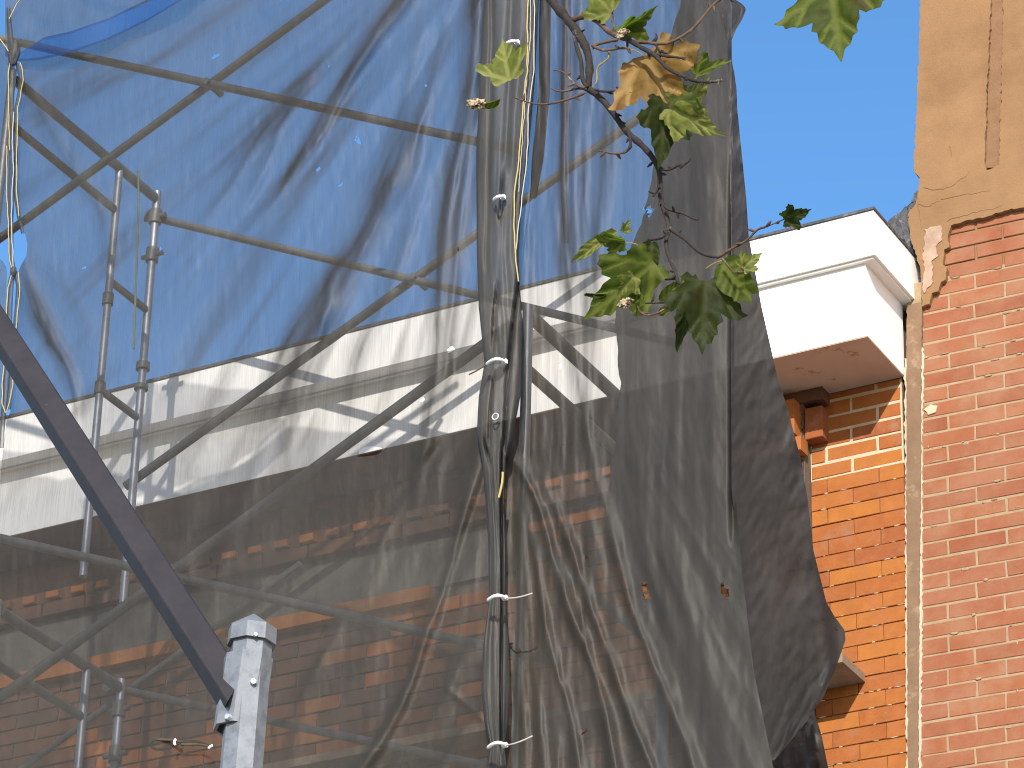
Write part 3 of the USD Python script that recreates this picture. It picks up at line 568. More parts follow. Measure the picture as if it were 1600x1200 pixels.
# right panel
C_left = [(832, -60), (838, 0), (832, 120), (822, 240), (812, 330), (806, 430), (800, 520), (798, 620), (792, 700), (782, 780), (782, 1290)]
usC = np.linspace(0, 1, 130); ysC = np.arange(-60, 1288, 4.0); PYc = np.repeat(ysC[:, None], 130, 1); xlc = interp(ysC, C_left); xrc = interp(ysC, [(1120, -60), (1143, 60), (1147, 340), (1148, 760), (1160, 900), (1178, 1050), (1206, 1188), (1225, 1290)]); PXc = xlc[:, None]+(xrc-xlc)[:, None]*usC[None]
linesC = [([(884, -60), (882, 120), (880, 250), (884, 380), (892, 470)], 6, .034), ([(905, -20), (900, 150), (896, 300), (905, 450)], 7, .022), ([(865, 330), (880, 420), (900, 560), (925, 720)], 8, .024), ([(925, 60), (918, 200), (912, 330), (920, 500), (915, 700)], 9, .022), ([(950, 120), (945, 260), (935, 400), (932, 560)], 8, .020), ([(965, 20), (962, 150), (955, 300)], 8, .018),
    ([(790, 705), (815, 735), (845, 800), (862, 862), (890, 950), (915, 1010), (940, 1090), (962, 1200), (975, 1280)], 8, .048), ([(826, 800), (838, 880), (850, 960), (868, 1040), (890, 1110), (905, 1200), (915, 1280)], 7, .034), ([(862, 780), (895, 860), (920, 940), (950, 1020), (985, 1120), (1018, 1200), (1045, 1280)], 7, .036),
    ([(945, 790), (965, 870), (985, 945), (1010, 1010), (1030, 1060), (1055, 1120), (1085, 1205), (1105, 1280)], 8, .034), ([(810, 760), (822, 900), (836, 1060), (850, 1200)], 7, .02), ([(1040, 830), (1080, 960), (1110, 1060), (1140, 1190)], 14, .016), ([(1010, 640), (1000, 760), (1020, 900)], 12, .014),
    ([(1092, 40), (1098, 200), (1108, 380), (1112, 560), (1115, 760)], 14, .016), ([(1060, 380), (1062, 520), (1058, 680)], 12, .014)]
dC = folds(PXc, PYc, linesC) + (meshkit.fbm(np.stack([PXc/13, PYc/150, PXc*0], -1), 4, 41)-.5)*.026*np.clip((1000-PXc)/120, .25, 1) + fan(PXc, PYc, 790, 300, 43, 16, .03)*np.clip((PYc-700)/200, 0, 1)
dC += (meshkit.fbm(np.stack([PXc/16, PYc/40, PXc*0], -1), 3, 45)-.5)*.006
dC += .05*np.exp(-((PXc-1146)/5.)**2)*np.clip((PYc-200)/150, 0, 1)*np.clip((860-PYc)/80, 0, 1)
holesC = [inside(p) for p in ([(1005, 322), (1019, 329), (1013, 338)], [(1002, 911), (1007, 911), (1012, 925), (1016, 934), (1010, 934), (1004, 924)], [(1124, 910), (1129, 911), (1138, 924), (1140, 932), (1134, 934), (1127, 924)], [(872, 571), (878, 566), (879, 574)])]
def keepC(x, y):
    ok = np.ones(x.shape, bool)
    for h in holesC: ok &= ~h(x, y)
    return ok
nC = Thing('safety_net', 'right hand sheet of dark grey netting hanging past the white cornice, doubled and nearly opaque', 'safety net', P(1000, 1280, YN))
gC = gathers(PXc, PYc, linesC, 820, -1400, 9); gC = np.clip(gC*1.1+.14+.75*np.clip((PYc-640)/200, 0, 1), 0, 1)
holesC += pinholes(2, 840, 950, 250, 1150); PXq, PYq = snapped(PXc, PYc, holesC); mC = sheet(PXq, PYq, YN+dC, keepC); nC.part('sheet', mC, 'net', smooth=True, uv=np.c_[gC.ravel(), gC.ravel()*0][mC.metadata['kept']])
# the second layer behind it, ending in a ragged edge
E_left = [(1066, -60), (1060, 20), (1048, 60), (1042, 130), (1024, 250), (1012, 310), (994, 370), (970, 420), (962, 445), (964, 520), (969, 620), (962, 680), (955, 740), (948, 800), (966, 860), (985, 940), (1008, 1010), (1030, 1060), (1060, 1130), (1090, 1210), (1110, 1290)]
usE = np.linspace(0, 1, 50); PYe = np.repeat(ysC[:, None], 50, 1); xle = interp(ysC, E_left)+(meshkit.fbm(np.stack([ysC/26, ysC*0, ysC*0], -1), 3, 51)-.5)*8; PXe = xle[:, None]+(xrc-xle)[:, None]*usE[None]
hE = inside([(1003, 318), (1022, 327), (1014, 342)])
hE2 = inside([(1001, 909), (1008, 909), (1018, 936), (1008, 936)]); hE3 = inside([(1123, 909), (1130, 910), (1141, 934), (1132, 935)])
PXe, PYe = snapped(PXe, PYe, [hE, hE2, hE3], 3.4)
nC.part('inner_layer', sheet(PXe, PYe, YN+.055+(meshkit.fbm(np.stack([PXe/22, PYe/120, PXe*0], -1), 4, 53)-.5)*.03, lambda x, y: ~(hE(x, y) | hE2(x, y) | hE3(x, y))), 'net_double', smooth=True)
for c, mt, s in (([(852, -60, 8), (852, 0, 9), (850, 150, 9), (840, 250, 9), (833, 310, 5)], 'net_double', 61), ([(888, -60, 5), (886, 0, 6), (884, 150, 8), (881, 300, 5), (885, 380, 4)], 'net_hem', 62)):
    nC.part('pleat', band(c, 5, YN+.045, seed=s, amp=.02), mt, smooth=True)
# return around the corner, hanging back towards the wall and flaring at the bottom
D_right = [(1128, -60), (1141, -5), (1160, 6), (1166, 14), (1160, 30), (1150, 46), (1143, 64), (1141, 85), (1147, 112), (1151, 140), (1152, 170), (1160, 250), (1166, 310), (1170, 370), (1190, 480), (1215, 590), (1231, 640), (1252, 720), (1262, 780), (1271, 860), (1281, 900), (1291, 940), (1303, 962), (1320, 985), (1321, 1000), (1304, 1050), (1286, 1090), (1258, 1130), (1212, 1186), (1208, 1189)]
ysD = np.arange(-60, 1190, 4.0); usD = np.linspace(0, 1, 50); PYd = np.repeat(ysD[:, None], 50, 1); xrd = interp(ysD, D_right); xld = np.minimum(interp(ysD, [(1112, -60), (1136, 60), (1142, 340), (1143, 760), (1155, 900), (1172, 1050), (1200, 1188)]), xrd-4); PXd = xld[:, None]+(xrd-xld)[:, None]*usD[None]
back = np.clip((PXd-1143)/186*.86, 0, 1.2)
dD = back + (meshkit.fbm(np.stack([(PXd+PYd*.35)/26, (PYd-PXd*.5)/60, PXd*0], -1), 4, 71)-.5)*.085*usD[None] + (meshkit.fbm(np.stack([(PXd+PYd*.5)/9, PYd/24, PXd*0], -1), 3, 72)-.5)*.02
nC.part('return_sheet', sheet(PXd, PYd, YN-.004+dD), 'net_return', smooth=True, label='opaque creased end of the net turned back towards the wall')
yj = np.arange(1075, 1290, 5.0); uj = np.linspace(0, 1, 24); xlj = np.full(len(yj), 1175.); xrj = interp(yj, [(1262, 1075), (1272, 1110), (1284, 1150), (1294, 1200), (1306, 1290)])
PXj = xlj[:, None]+(xrj-xlj)[:, None]*uj[None]; PYj = np.repeat(yj[:, None], 24, 1)
nC.part('lower_fold', sheet(PXj, PYj, -.62+(meshkit.fbm(np.stack([PXj/18, PYj/50, PXj*0], -1), 4, 75)-.5)*.14), 'net_return', smooth=True)

# gathered bunch of netting between the two sheets
G_l = [(762, -60), (757, 0), (750, 120), (744, 240), (745, 400), (748, 480), (757, 567), (748, 620), (745, 675), (752, 712), (757, 760), (763, 850), (764, 935), (756, 1000), (752, 1080), (757, 1130), (765, 1165), (760, 1200), (750, 1290)]
G_r = [(844, -60), (842, 0), (836, 120), (826, 240), (815, 320), (810, 400), (812, 440), (816, 500), (815, 567), (813, 620), (800, 690), (791, 715), (788, 780), (791, 860), (790, 935), (795, 1000), (797, 1080), (794, 1130), (788, 1165), (792, 1200), (800, 1290)]
ysG = np.arange(-60, 1290, 4.0); nG = 80; th = np.arange(nG)/nG*2*np.pi
xl_, xr_ = interp(ysG, G_l), interp(ysG, G_r); cx = (xl_+xr_)/2; hw = (xr_-xl_)/2
S = -np.cos(th); front = np.sin(th)            # front > 0 faces the street
PXg = cx[:, None]+hw[:, None]*S[None]*(1+.0*front[None]); PYg = np.repeat(ysG[:, None], nG, 1)
dep = (.030+.05*np.clip(hw/40, 0, 1))[:, None]*np.sign(front)*np.abs(front)**.7
lob = (meshkit.fbm(np.stack([S[None]*2.6+0*PYg, PYg/220, front[None]*1.0+0*PYg], -1), 4, 81)-.5)*.055+(meshkit.fbm(np.stack([S[None]*7+0*PYg, PYg/90, front[None]+0*PYg], -1), 3, 82)-.5)*.010
def groove(pts, w, a):
    pts = np.asarray(pts, float); x = interp(PYg, pts); ok = np.clip((PYg-pts[0, 1]+15)/30, 0, 1)*np.clip((pts[-1, 1]+15-PYg)/30, 0, 1)
    return a*np.exp(-((PXg-x)/w)**2)*ok*(front[None] > 0)
gr = groove([(812, 430), (806, 470), (798, 540), (792, 600), (788, 700)], 2.6, .08)+groove([(784, 700), (783, 780), (784, 900), (784, 935), (783, 1050), (783, 1165)], 1.8, .07)+groove([(786, 280), (784, 310), (780, 340)], 1.6, .05)+groove([(777, 450), (772, 500), (770, 540)], 2.2, .05)+groove([(757, 690), (764, 720)], 2.2, .05)+groove([(772, 590), (766, 640), (764, 700)], 2.0, .035)+groove([(766, -60), (770, 60), (765, 200), (760, 420)], 4, .02)+groove([(800, -60), (796, 120), (790, 260)], 5, .022)
YG = YN-.05-dep-np.where(front[None] > 0, lob, 0)*np.abs(front)[None]**.5+gr
vG = P(PXg, PYg, YG).reshape(-1, 3); i = np.arange(vG.shape[0]).reshape(len(ysG), nG); a, b = i[:-1], np.roll(i, -1, 1)[:-1]; c, d = np.roll(i, -1, 1)[1:], i[1:]
fG = np.concatenate([np.stack([a, b, c], -1).reshape(-1, 3), np.stack([a, c, d], -1).reshape(-1, 3)])
mG = trimesh.Trimesh(vG, fG, process=False)
bun = Thing('net_bunch', 'gathered grey bunch of netting tied down the middle between the two sheets', 'gathered net', P(785, 1285, YN-.05))
bun.part('bunch', mG, 'net_bunch', smooth=True)
cord([(825, -20), (824, 40), (824, 110), (818, 150), (812, 235), (804, 300), (803, 360), (806, 410), (810, 440)], YN-.135, .0026, bun, 'yellow_cord', seed=11)
cord([(829, -20), (829, 60), (826, 90), (822, 140), (815, 235), (810, 300)], YN-.13, .0013, bun, 'cream_cord', seed=12)
cord([(835, -20), (835, 70), (834, 110), (826, 170), (824, 240), (818, 290), (811, 345), (806, 395)], YN-.12, .0019, bun, 'cream_cord', seed=13)
cord([(785, 738), (785, 755), (782, 770), (780, 778)], YN-.15, .004, bun, 'yellow_cord', seed=14)
gm = trimesh.creation.torus(.011, .0028, 18, 8); gm.apply_transform(trimesh.transformations.rotation_matrix(np.pi/2, [1, 0, 0])); gm.apply_translation(P(774, 651, YN-.145)); bun.part('grommet', gm, 'bolt_steel', smooth=True)
for (cx_, cy_, w_, tail, lab) in ((799, 68, 9, None, 'top white cable tie, partly behind the small lime leaf'), (779, 310, 7, None, 'second white cable tie from the top, short and straight'), (775, 567, 14, (733, 585), 'middle white cable tie where the bunch crosses the cornice'), (776, 936, 13, (832, 927), 'cable tie with a long tail below the cornice, second from the bottom'), (776, 1166, 13, (832, 1150), 'lowest white cable tie, at the bottom of the bunch')):
    s = np.linspace(-1, 1, 16); yy_ = cy_-5*(1-s**2)*(w_/12)+3*s*-.6
    pts = P(cx_+w_*s, yy_, YN-.145-.035*(1-s**2))
    t = Thing('cable_tie', lab, 'cable tie', pts[8], 'white cable ties around the gathered netting')
    t.part('strap', tube(pts, .0058, 8), 'white_plastic', smooth=True)
    hd = box(-.008, .008, -.006, .006, -.007, .007); hd.apply_translation(pts[-1]); t.part('head', hd, 'white_plastic')
    if tail is not None:
        e = P(*tail, YN-.16); m_ = (pts[-1]+e)/2+[0, -.01, -.012]; st = pts[-1] if tail[0] > cx_ else pts[0]
        t.part('tail', tube(spline([st, (st+e)/2+[0, -.012, -.012], e], 14), .0026, 6), 'cream_cord' if tail[0] > cx_ else 'dark_webbing', smooth=True)
# webbing loop tied on the net
lp = [(282, 1160), (270, 1157), (255, 1156), (240, 1158), (235, 1163), (240, 1169), (252, 1171), (266, 1168), (276, 1164), (283, 1161), (300, 1158), (315, 1161), (329, 1167)]
t = Thing('webbing_loop', 'dark webbing loop with white ties lying on the net beside the pole', 'loop', P(272, 1162, YN-.03))
t.part('strap', tube([P(x, y, YN-.04+.004*k) for k, (x, y) in enumerate(spline(lp, 44))][:44], .0048, 6), 'dark_webbing', smooth=True)
t.part('strap', tube([P(x, y, YN-.045) for x, y in spline([(283, 1163), (300, 1163.5), (316, 1164), (328, 1168)], 20)], .004, 6), 'dark_webbing', smooth=True)
t.part('tie', tube([P(x, y, YN-.06) for x, y in spline([(275, 1155), (272.5, 1159), (274, 1164)], 8)], .0045, 6), 'white_plastic', smooth=True)
t.part('tie', tube([P(x, y, YN-.06) for x, y in spline([(326, 1170), (328, 1167), (332, 1165)], 8)], .0045, 6), 'white_plastic', smooth=True)

# ------------------------------------------------------------------ street light pole with dark arm
YP = -4.2
b0 = P(377, 1200, YP); b1_ = P(393, 1010, YP); ax = unit(b1_-b0)
gpt = b0 - ax*((b0[2]-.13)/ax[2])
pole = Thing('street_light_pole', 'galvanised eight-sided pole with pointed cap carrying a dark diagonal arm', 'street light', gpt)
ROT = 0.18-.22
def octa(c0, c1, r0_, r1_, rot=ROT, facets=range(8), close=True):
    """eight-sided sleeve along the pole's axis"""
    a = unit(np.cross(ax, [0, 1, 0])); b = np.cross(ax, a); v = []; f = []
    ang = (np.arange(8)+.5)/8*2*np.pi+rot
    for c, r in ((c0, r0_), (c1, r1_)): v += [c+r*(np.cos(q)*a+np.sin(q)*b) for q in ang]
    for k in facets: j = (k+1) % 8; f += [[k, j, 8+j], [k, 8+j, 8+k]]
    v += [c0, c1]
    if close:
        for k in range(8): j = (k+1) % 8; f += [[16, j, k], [17, 8+k, 8+j]]
    m = trimesh.Trimesh(np.array(v), f, process=False); m.fix_normals(); return m
RP = .0535
solids = [octa(gpt, b1_+ax*.01, RP*1.3, RP)]; pole.part('shaft', solids[0], 'galvanised')
cz = P(393, 1008, YP)
solids.append(cat([octa(cz, cz+ax*.043, RP*1.19, RP*1.17), octa(cz+ax*.0432, cz+ax*.086, RP*1.17, .002)])); cap = pole.part('cap', solids[-1], 'galvanised')
def bolt(px, py, r=.0085, h=.01, dy=-.066, parent=None):
    d = ray(np.float64(px), np.float64(py)); best = None
    for m in solids:
        a, e1, e2 = m.triangles[:, 0], m.triangles[:, 1]-m.triangles[:, 0], m.triangles[:, 2]-m.triangles[:, 0]
        pv = np.cross(d, e2); det = np.einsum('ij,ij->i', e1, pv); det = np.where(abs(det) < 1e-12, 1e-12, det); tv = CAM-a
        uu = np.einsum('ij,ij->i', tv, pv)/det; qv = np.cross(tv, e1); vv = (qv@d)/det; tt = np.einsum('ij,ij->i', e2, qv)/det
        ok = (uu >= 0) & (vv >= 0) & (uu+vv <= 1) & (tt > 0)
        for j in np.flatnonzero(ok):
            if best is None or tt[j] < best[0]: best = (tt[j], m.face_normals[j])
    c = CAM+d*best[0]; n = best[1]*(1 if best[1]@d < 0 else -1)
    pole.part('bolt', tube([c-n*.004, c+n*h], [r, r*.9], 6), 'bolt_steel')
cl0, cl1 = P(372, 1141, YP), P(388, 1030, YP)
aa = unit(np.cross(ax, [0, 1, 0])); bb = np.cross(ax, aa); fac = [k for k in range(8) if (np.cos((k+1)/4*np.pi+ROT)*aa+np.sin((k+1)/4*np.pi+ROT)*bb)@unit(RT+fwd*.25) < .72]
def shell(c0, c1, r_in, r_out, rot=ROT):
    ang = (np.arange(8)+.5)/8*2*np.pi+rot; parts = []
    for k in fac:
        q = [ang[k], ang[(k+1) % 8]]
        pts = [c+r*(np.cos(t_)*aa+np.sin(t_)*bb) for c in (c0, c1) for r in (r_in, r_out) for t_ in q]
        parts.append(trimesh.convex.convex_hull(np.array(pts)))
    return cat(parts)
solids.append(shell(cl0, cl1, RP*1.03, RP*1.2)); pole.part('clamp', solids[-1], 'galvanised')
bolt(395, 1066); bolt(358, 1121); bolt(399, 992, .006, .006)
# arm: tapered rectangular section with rounded corners
A0 = P(365, 1083, YP)-fwd*.034; A1 = P(-120, 330, YP+.35)
da = unit(A1-A0); toc = unit(CAM-A0); n1 = unit(toc-da*(toc@da)); s1 = np.cross(da, n1)
qa = np.radians(24); n1, s1 = np.cos(qa)*n1+np.sin(qa)*s1*(1 if s1@RT > 0 else -1), None; n1 = unit(n1); s1 = np.cross(da, n1)
prof = np.array(sg.box(-1, -.92, 1, .92).buffer(-.22).buffer(.22, 6).exterior.coords)[:-1]
ncut = unit(np.cross(-30*RT-53*UP, fwd)); rings = []; L = np.linalg.norm(A1-A0)
for s, w in ((0, .0385), (.25, .0375), (.6, .036), (1, .033)): rings.append(A0+da*L*s+prof[:, :1]*w*s1+prof[:, 1:]*w*n1)
rings[0] = rings[0]+(((A0-rings[0])@ncut)/(da@ncut))[:, None]*da
k = len(prof); v = np.vstack(rings+[A0[None], A1[None]]); f = []
for r in range(3):
    for j in range(k): p, q = r*k+j, r*k+(j+1) % k; f += [[p, q, q+k], [p, q+k, p+k]]
for j in range(k): f += [[4*k, (j+1) % k, j], [4*k+1, 3*k+j, 3*k+(j+1) % k]]
mA = trimesh.Trimesh(v, f, process=False); mA.fix_normals()
pole.part('arm', mA, 'arm_paint', smooth=35)

# ------------------------------------------------------------------ plane tree: trunk out of the picture, drooping branch and leaves in it
YT = -4.6
tree = Thing('plane_tree', 'plane tree branch with lobed green and tan leaves drooping before the netting', 'tree', (0.3, -5.0, .13))
tk = spline([(.3, -5.0, .0), (.35, -5.0, 3), (.25, -5.0, 7), (.1, -5.0, 9.2), (-.1, -4.95, 11.5)], 40)
tree.part('trunk', tube(tk, np.interp(np.linspace(0, 1, 40), [0, .1, 1], [.22, .16, .055]), 16), 'bark', smooth=True)
e0 = P(862, 0, YT)
lim_ = spline([tk[27], (-1.2, -4.9, 8.75), (-2.8, -4.7, 8.85), e0+[.62, 0, .30], e0+[.16, 0, .19], e0+[.0, 0, .07], P(855, -12, YT)], 60)
tree.part('limb', tube(lim_, np.linspace(.05, .013, 60), 12), 'bark', smooth=True)
def knobby(pts_px, Y, r0_, r1_, mt='bark', name='branch', n=None, knob=.35, seed=0):
    pts_px = np.asarray(pts_px, float); n = n or max(14, int(np.sum(np.linalg.norm(np.diff(pts_px, axis=0), axis=1))/5))
    q = spline(pts_px, n); Yv = np.linspace(Y, Y+.0, n) if np.isscalar(Y) else np.linspace(Y[0], Y[1], n)
    r = np.linspace(r0_, r1_, n)*(1+knob*(meshkit.noise(np.stack([np.arange(n)*.9, np.zeros(n)+seed, np.zeros(n)], -1), seed)-.3))
    tree.part(name, tube(P(q[:, 0], q[:, 1], Yv), r, 9), mt, smooth=True)
    if mt != 'young_twig':
        rr = np.random.default_rng(seed)
        for _ in range(max(1, n//7)):                      # spur buds
            j = rr.integers(1, n-1); c = P(q[j, 0], q[j, 1], Yv[j]); dd = unit(RT*rr.normal()+UP*rr.normal()+fwd*rr.normal()*.5); h = rr.uniform(.008, .018)+r[j]
            tree.part('bud', tube([c, c+dd*h*.6, c+dd*h], [.0032, .0036, .0012], 6), mt, smooth=True)
knobby([(855, -12), (862, 0), (885, 28), (903, 52), (916, 76), (921, 110), (918, 138)], YT, .0125, .0088, seed=1)
knobby([(918, 138), (940, 155), (962, 182), (977, 203), (1002, 226), (1022, 250), (1030, 268), (1031, 300), (1040, 335), (1045, 362)], YT, .0082, .0055, seed=2)
knobby([(1045, 362), (1042, 390), (1048, 408), (1055, 425), (1059, 440)], (YT, YT-.05), .005, .0038, seed=3)
knobby([(895, 32), (912, 26), (930, 30), (950, 48), (975, 60), (990, 67)], (YT, YT-.06), .0072, .006, 'twig_bark', seed=4)
knobby([(990, 66), (1005, 76), (1025, 88), (1040, 104), (1060, 116), (1085, 126), (1110, 128), (1128, 125)], (YT-.06, YT-.12), .006, .0032, seed=5)
knobby([(990, 67), (1015, 67), (1040, 68), (1060, 60), (1085, 42), (1105, 18), (1132, -4)], (YT-.06, YT-.02), .0042, .003, 'twig_bark', seed=6)
knobby([(1020, 84), (1045, 88), (1070, 91)], YT-.07, .0036, .0026, seed=7)
knobby([(1018, 67), (1026, 60), (1025, 53)], YT-.05, .003, .002, seed=8)
knobby([(1025, 69), (1032, 80), (1042, 83)], YT-.05, .003, .0022, seed=9)
knobby([(899, 58), (902, 76), (908, 96), (909, 115), (918, 136)], (YT, YT-.03), .0048, .0045, seed=10)
knobby([(916, 140), (890, 141), (876, 143), (862, 138)], YT-.03, .0032, .0018, 'twig_bark', seed=11)
knobby([(914, 137), (895, 128), (886, 118), (865, 110)], YT-.04, .003, .0016, 'twig_bark', seed=12)
knobby([(914, 145), (895, 153), (870, 160), (845, 163), (820, 158), (803, 152)], YT-.06, .0034, .0016, 'twig_bark', seed=13)
knobby([(925, 72), (945, 66), (965, 62)], YT-.05, .0042, .003, 'twig_bark', seed=14)
knobby([(928, 72), (940, 78), (965, 76), (985, 77)], YT-.06, .0036, .0022, 'twig_bark', seed=15)
knobby([(985, 77), (1000, 83), (1012, 92)], YT-.06, .0014, .0011, 'young_twig', 'petiole', seed=16)
knobby([(951, 80), (942, 98), (934, 105), (933, 120), (930, 132)], YT-.05, .0022, .0018, 'young_twig', seed=17)
knobby([(930, 140), (950, 143), (968, 142), (980, 144)], YT-.02, .003, .0022, seed=18)
knobby([(980, 144), (998, 146), (1012, 153), (1026, 163)], YT-.03, .0018, .0013, 'young_twig', 'petiole', seed=19)
knobby([(978, 203), (985, 220), (983, 232), (976, 238)], YT-.02, .0036, .0028, seed=20)
knobby([(976, 238), (960, 240), (948, 238), (936, 236)], YT-.03, .0026, .002, 'twig_bark', seed=21)
knobby([(1031, 262), (1045, 265), (1062, 258), (1072, 255), (1078, 248)], YT-.02, .0034, .0022, seed=22)
knobby([(1030, 292), (1024, 302), (1020, 307)], YT-.02, .003, .0022, seed=23)
knobby([(1038, 322), (1052, 330), (1068, 334), (1082, 341), (1091, 343)], YT-.02, .003, .0022, seed=24)
knobby([(1046, 356), (1062, 368), (1080, 382), (1092, 393), (1108, 400), (1122, 402)], (YT, YT-.08), .0046, .0036, seed=25)
knobby([(1122, 402), (1135, 394), (1148, 386), (1166, 376), (1180, 362), (1195, 355)], (YT-.08, YT-.1), .0034, .0024, 'twig_bark', seed=26)
knobby([(1195, 355), (1208, 350), (1226, 342)], YT-.1, .0016, .0012, 'twig_bark', 'petiole', seed=27)
knobby([(1128, 404), (1138, 416), (1146, 424), (1160, 422)], YT-.1, .0026, .0014, 'twig_bark', seed=28)
knobby([(1043, 362), (1032, 372), (1015, 375), (1001, 384)], YT-.03, .0032, .0026, seed=29)
knobby([(1001, 384), (988, 380), (970, 379)], YT-.06, .0013, .001, 'young_twig', 'petiole', seed=30)
knobby([(1059, 440), (1066, 455), (1058, 465), (1040, 472), (1008, 474)], (YT-.05, YT-.1), .0036, .002, seed=31)
knobby([(1060, 464), (1045, 478), (1025, 490), (1008, 492), (996, 478)], (YT-.05, YT-.1), .003, .0016, 'twig_bark', seed=32)
knobby([(1055, 430), (1046, 436), (1040, 436)], YT-.05, .0034, .0026, seed=33)
knobby([(1128, 408), (1115, 412), (1103, 420)], YT-.08, .0018, .001, 'young_twig', 'petiole', seed=34)
knobby([(955, 0), (957, 18), (956, 30), (962, 46), (965, 52)], YT-.04, .002, .0024, 'twig_bark', seed=35)

HALF = [(0, 0), (.06, .012), (.16, -.05), (.22, -.03), (.30, -.07), (.40, .0), (.36, .06), (.43, .12), (.39, .18), (.47, .25), (.56, .27), (.60, .36), (.71, .44), (.62, .47), (.58, .55), (.48, .52), (.40, .56), (.28, .50), (.29, .60), (.235, .66), (.25, .75), (.17, .79), (.14, .87), (.07, .92), (0, 1.06)]
OUT5 = np.array(HALF + [(-x*.96, y*1.0+.01*np.sin(i)) for i, (x, y) in list(enumerate(HALF))[-2:0:-1]])
OVATE = np.array([(0, 0), (.1, .0), (.22, .06), (.33, .2), (.38, .38), (.36, .55), (.30, .70), (.32, .78), (.2, .84), (.16, .98), (.08, 1.06), (.02, .94), (-.04, .9), (-.12, .97), (-.18, 1.02), (-.22, .86), (-.30, .76), (-.36, .58), (-.38, .38), (-.34, .2), (-.22, .06), (-.1, .0)])
VEINS = [((0, 0), (0, 1.0)), ((0, 0), (.68, .43)), ((0, 0), (-.66, .43)), ((0, 0), (.38, .0)), ((0, 0), (-.38, .0)), ((0, .45), (.22, .74)), ((0, .45), (-.22, .74)), ((.3, .19), (.46, .5)), ((-.3, .19), (-.46, .5)), ((0, .65), (.12, .86)), ((0, .65), (-.12, .86)), ((.4, .26), (.6, .3)), ((-.4, .26), (-.6, .3))]
VO = [((0, 0), (0, 1.0))]+[((0, .12+.16*k), (s*.34, .32+.17*k)) for k in range(4) for s in (1, -1)]
def leaf(base, tip, Y, wid, mt, roll=0, pitch_=0, cup=.12, curl=.1, shape='lobed', seed=0, label=None, asym=0.0):
    out, veins = (OUT5, VEINS) if shape == 'lobed' else (OVATE, VO)
    rr = np.random.default_rng(seed); out = out.copy(); out[1:] += rr.normal(0, .016, out[1:].shape)
    pg = sg.Polygon(out).buffer(0); pg = max(getattr(pg, 'geoms', [pg]), key=lambda g: g.area)
    bd = np.array([pg.exterior.interpolate(s).coords[0] for s in np.arange(0, pg.exterior.length, .035)])
    gx, gy = np.meshgrid(np.arange(-.8, .81, .04), np.arange(-.15, 1.15, .04)); gp = np.c_[gx.ravel(), gy.ravel()]
    pi = gp[shapely.contains_xy(pg.buffer(-.02), gp[:, 0], gp[:, 1])]; vp = []
    for a, b in veins:
        for s in np.linspace(0, 1, 22): vp.append(np.array(a)+(np.array(b)-np.array(a))*s)
    vp = np.array(vp); vp = vp[shapely.contains_xy(pg.buffer(-.01), vp[:, 0], vp[:, 1])]
    pts = np.vstack([bd, pi, vp]); pts = np.unique(np.round(pts, 4), axis=0)
    tri = Delaunay(pts).simplices; cc = pts[tri].mean(1); tri = tri[shapely.contains_xy(pg, cc[:, 0], cc[:, 1])]
    dv = np.full(len(pts), 9.0)
    for i_, (a, b) in enumerate(veins):
        a, b = np.array(a), np.array(b); t_ = np.clip(((pts-a)@(b-a))/((b-a)@(b-a)), 0, 1); dd = np.linalg.norm(pts-a-(b-a)*t_[:, None], axis=1)*(1 if i_ < 5 else 1.7); dv = np.minimum(dv, dd)
    z = cup*np.abs(pts[:, 0])**1.4*1.2 + (.10 if shape == 'lobed' else .04)*np.clip(dv, 0, .12)/.12*.35 - curl*pts[:, 1]**2 + (meshkit.fbm(np.c_[pts*3.2, np.full(len(pts), seed*1.7)], 3, seed)-.5)*.17
    z += asym*pts[:, 0]
    b3, t3 = P(*base, Y), P(*tip, Y); L_ = np.linalg.norm(t3-b3); a_ = unit(t3-b3); vd = unit(CAM-b3)
    nrm = unit(vd-a_*(vd@a_)); sd = np.cross(a_, nrm)
    cr_, sr = np.cos(np.radians(roll)), np.sin(np.radians(roll)); nrm, sd = nrm*cr_-sd*sr, sd*cr_+nrm*sr
    cp_, sp_ = np.cos(np.radians(pitch_)), np.sin(np.radians(pitch_)); a2, n2 = a_*cp_+nrm*sp_, nrm*cp_-a_*sp_
    Lp = 1.1*L_/max(cp_, .3)
    v = b3 + Lp*(pts[:, 1:2]*a2 + pts[:, :1]*wid*sd + z[:, None]*n2)
    us2 = np.unique(tri); re2 = np.zeros(len(v), int); re2[us2] = np.arange(len(us2))
    tree.part('leaf', trimesh.Trimesh(v[us2], re2[tri], process=False), mt, smooth=True, uv=np.c_[dv, pts[:, 1]][us2], label=label)
leaf((798, 126), (783, 66), YT-.06, .82, 'leaf_lime', roll=20, cup=.3, seed=1, label='small lime green leaf standing upright beside the bunch')
leaf((782, 155), (738, 166), YT-.07, .30, 'leaf_green', roll=35, cup=.7, curl=.3, shape='ovate', seed=2, label='curled narrow green leaf with a withered end')
leaf((968, 48), (1020, 18), YT-.07, .62, 'leaf_green', roll=-35, cup=.5, seed=3)
leaf((955, 18), (920, -22), YT-.05, .8, 'leaf_lime', roll=20, seed=4)
leaf((1010, 86), (1058, 178), YT-.02, .86, 'leaf_tan', roll=-10, cup=.22, seed=5, label='large tan autumn leaf, half brown')
leaf((1052, 176), (1104, 128), YT+.05, .8, 'leaf_lime', roll=-30, cup=.25, seed=6)
leaf((1086, 118), (1134, 94), YT-.05, .55, 'leaf_green', roll=40, cup=.4, seed=7)
leaf((1036, 160), (1034, 246), YT-.05, .70, 'leaf_shaded', roll=30, cup=.15, seed=8, label='big drooping leaf with its shade put into the colour')
leaf((1042, 165), (1116, 206), YT-.07, .52, 'leaf_lime', roll=-15, cup=.2, seed=9)
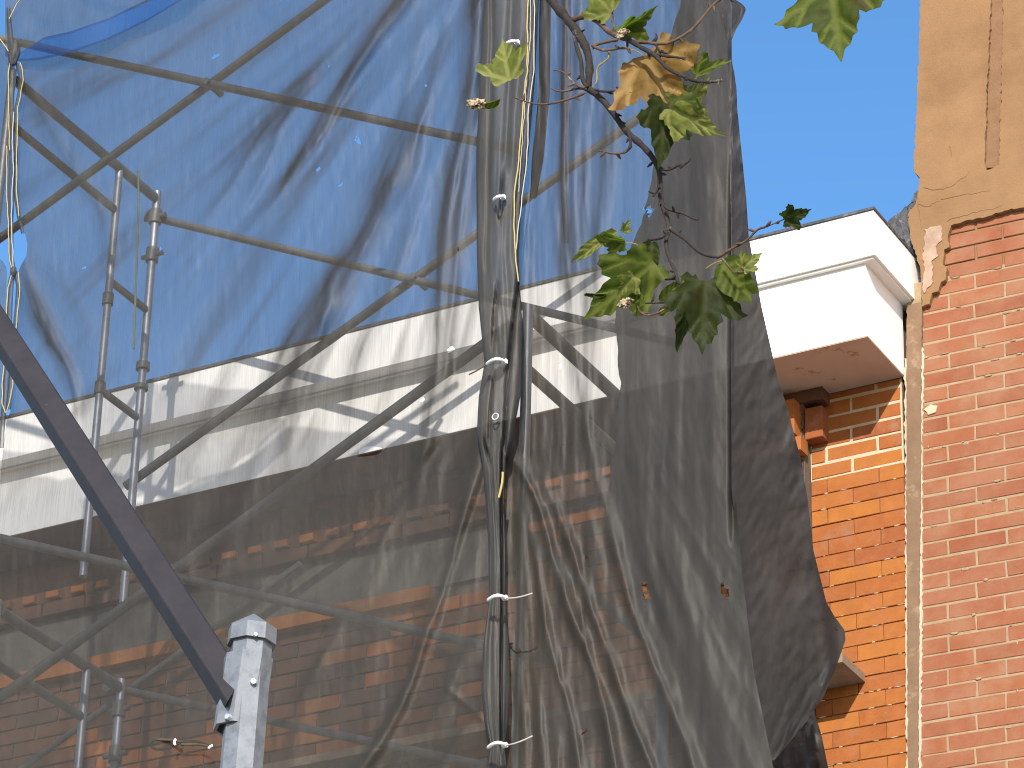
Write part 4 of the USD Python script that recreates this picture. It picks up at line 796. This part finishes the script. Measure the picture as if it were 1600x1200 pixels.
leaf((976, 378), (932, 372), YT-.06, .62, 'leaf_green', roll=35, cup=.35, seed=10)
leaf((965, 362), (900, 402), YT-.05, .34, 'leaf_lime', roll=-30, cup=.3, shape='ovate', seed=11)
leaf((972, 362), (984, 345), YT-.05, .8, 'leaf_lime', roll=-30, cup=.3, seed=12)
leaf((1018, 376), (1018, 425), YT-.05, .55, 'leaf_shaded', roll=0, cup=.2, shape='ovate', seed=13)
leaf((1022, 410), (925, 488), YT-.08, .66, 'leaf_green', roll=-10, cup=.12, seed=14, label='large star shaped green leaf hanging lowest on the left')
leaf((990, 430), (968, 460), YT-.10, .9, 'leaf_lime', roll=20, cup=.3, seed=15)
leaf((1010, 430), (1000, 482), YT-.06, .5, 'leaf_green', roll=30, cup=.2, shape='ovate', seed=16)
leaf((1101, 438), (1098, 536), YT-.08, .82, 'leaf_shaded', roll=12, cup=.12, seed=17, label='large dark green leaf hanging lowest')
leaf((1090, 440), (1060, 532), YT-.06, .34, 'leaf_shaded', roll=-40, cup=.3, shape='ovate', seed=18)
leaf((1128, 410), (1168, 460), YT-.07, .85, 'leaf_green', roll=-10, cup=.2, shape='ovate', seed=19)
leaf((1160, 420), (1186, 398), YT-.09, .9, 'leaf_lime', roll=20, cup=.35, seed=20)
leaf((1224, 342), (1262, 330), YT-.1, .75, 'leaf_shaded', roll=-15, cup=.25, seed=21, label='small dark leaf against the sky above the cornice')
leaf((1030, 470), (1072, 436), YT-.03, .4, 'leaf_green', roll=20, cup=.2, shape='ovate', seed=22)
leaf((1030, 492), (1058, 470), YT-.06, .5, 'leaf_green', roll=20, cup=.2, shape='ovate', seed=23)
leaf((948, 460), (914, 460), YT-.08, .2, 'leaf_shaded', roll=20, cup=.6, shape='ovate', seed=24)
for (px_, py_, s_, sd_) in ((745, 163, .015, 1), (737, 160, .010, 4), (976, 474, .011, 2), (982, 470, .008, 5), (974, 50, .011, 3), (968, 56, .008, 6)):
    cm = trimesh.creation.icosphere(3, s_); cm.vertices *= (1+2.4*(meshkit.fbm(cm.vertices/s_*1.9+sd_*9, 4, sd_)-.5))[:, None]*np.array([1.2, .6, .8]); cm.apply_translation(P(px_, py_, YT-.09)); tree.part('withered_tip', cm, 'crumpled_leaf', smooth=40)
# second branch above the cornice with one big leaf entering from the top
e2 = P(1308, -60, YT)
tree.part('limb', tube(spline([lim_[np.argmin(np.abs(lim_[:, 0]-e2[0]-.25))], e2+[.1, 0, .12], e2], 12), np.linspace(.008, .003, 12), 8), 'bark', smooth=True)
knobby([(1308, -60), (1304, -40), (1300, -25)], YT, .002, .0015, 'young_twig', 'petiole', seed=41)
leaf((1299, -26), (1311, 74), YT-.02, .98, 'leaf_green', roll=-12, cup=.12, seed=42, label='large green leaf hanging into the blue sky from the top edge')
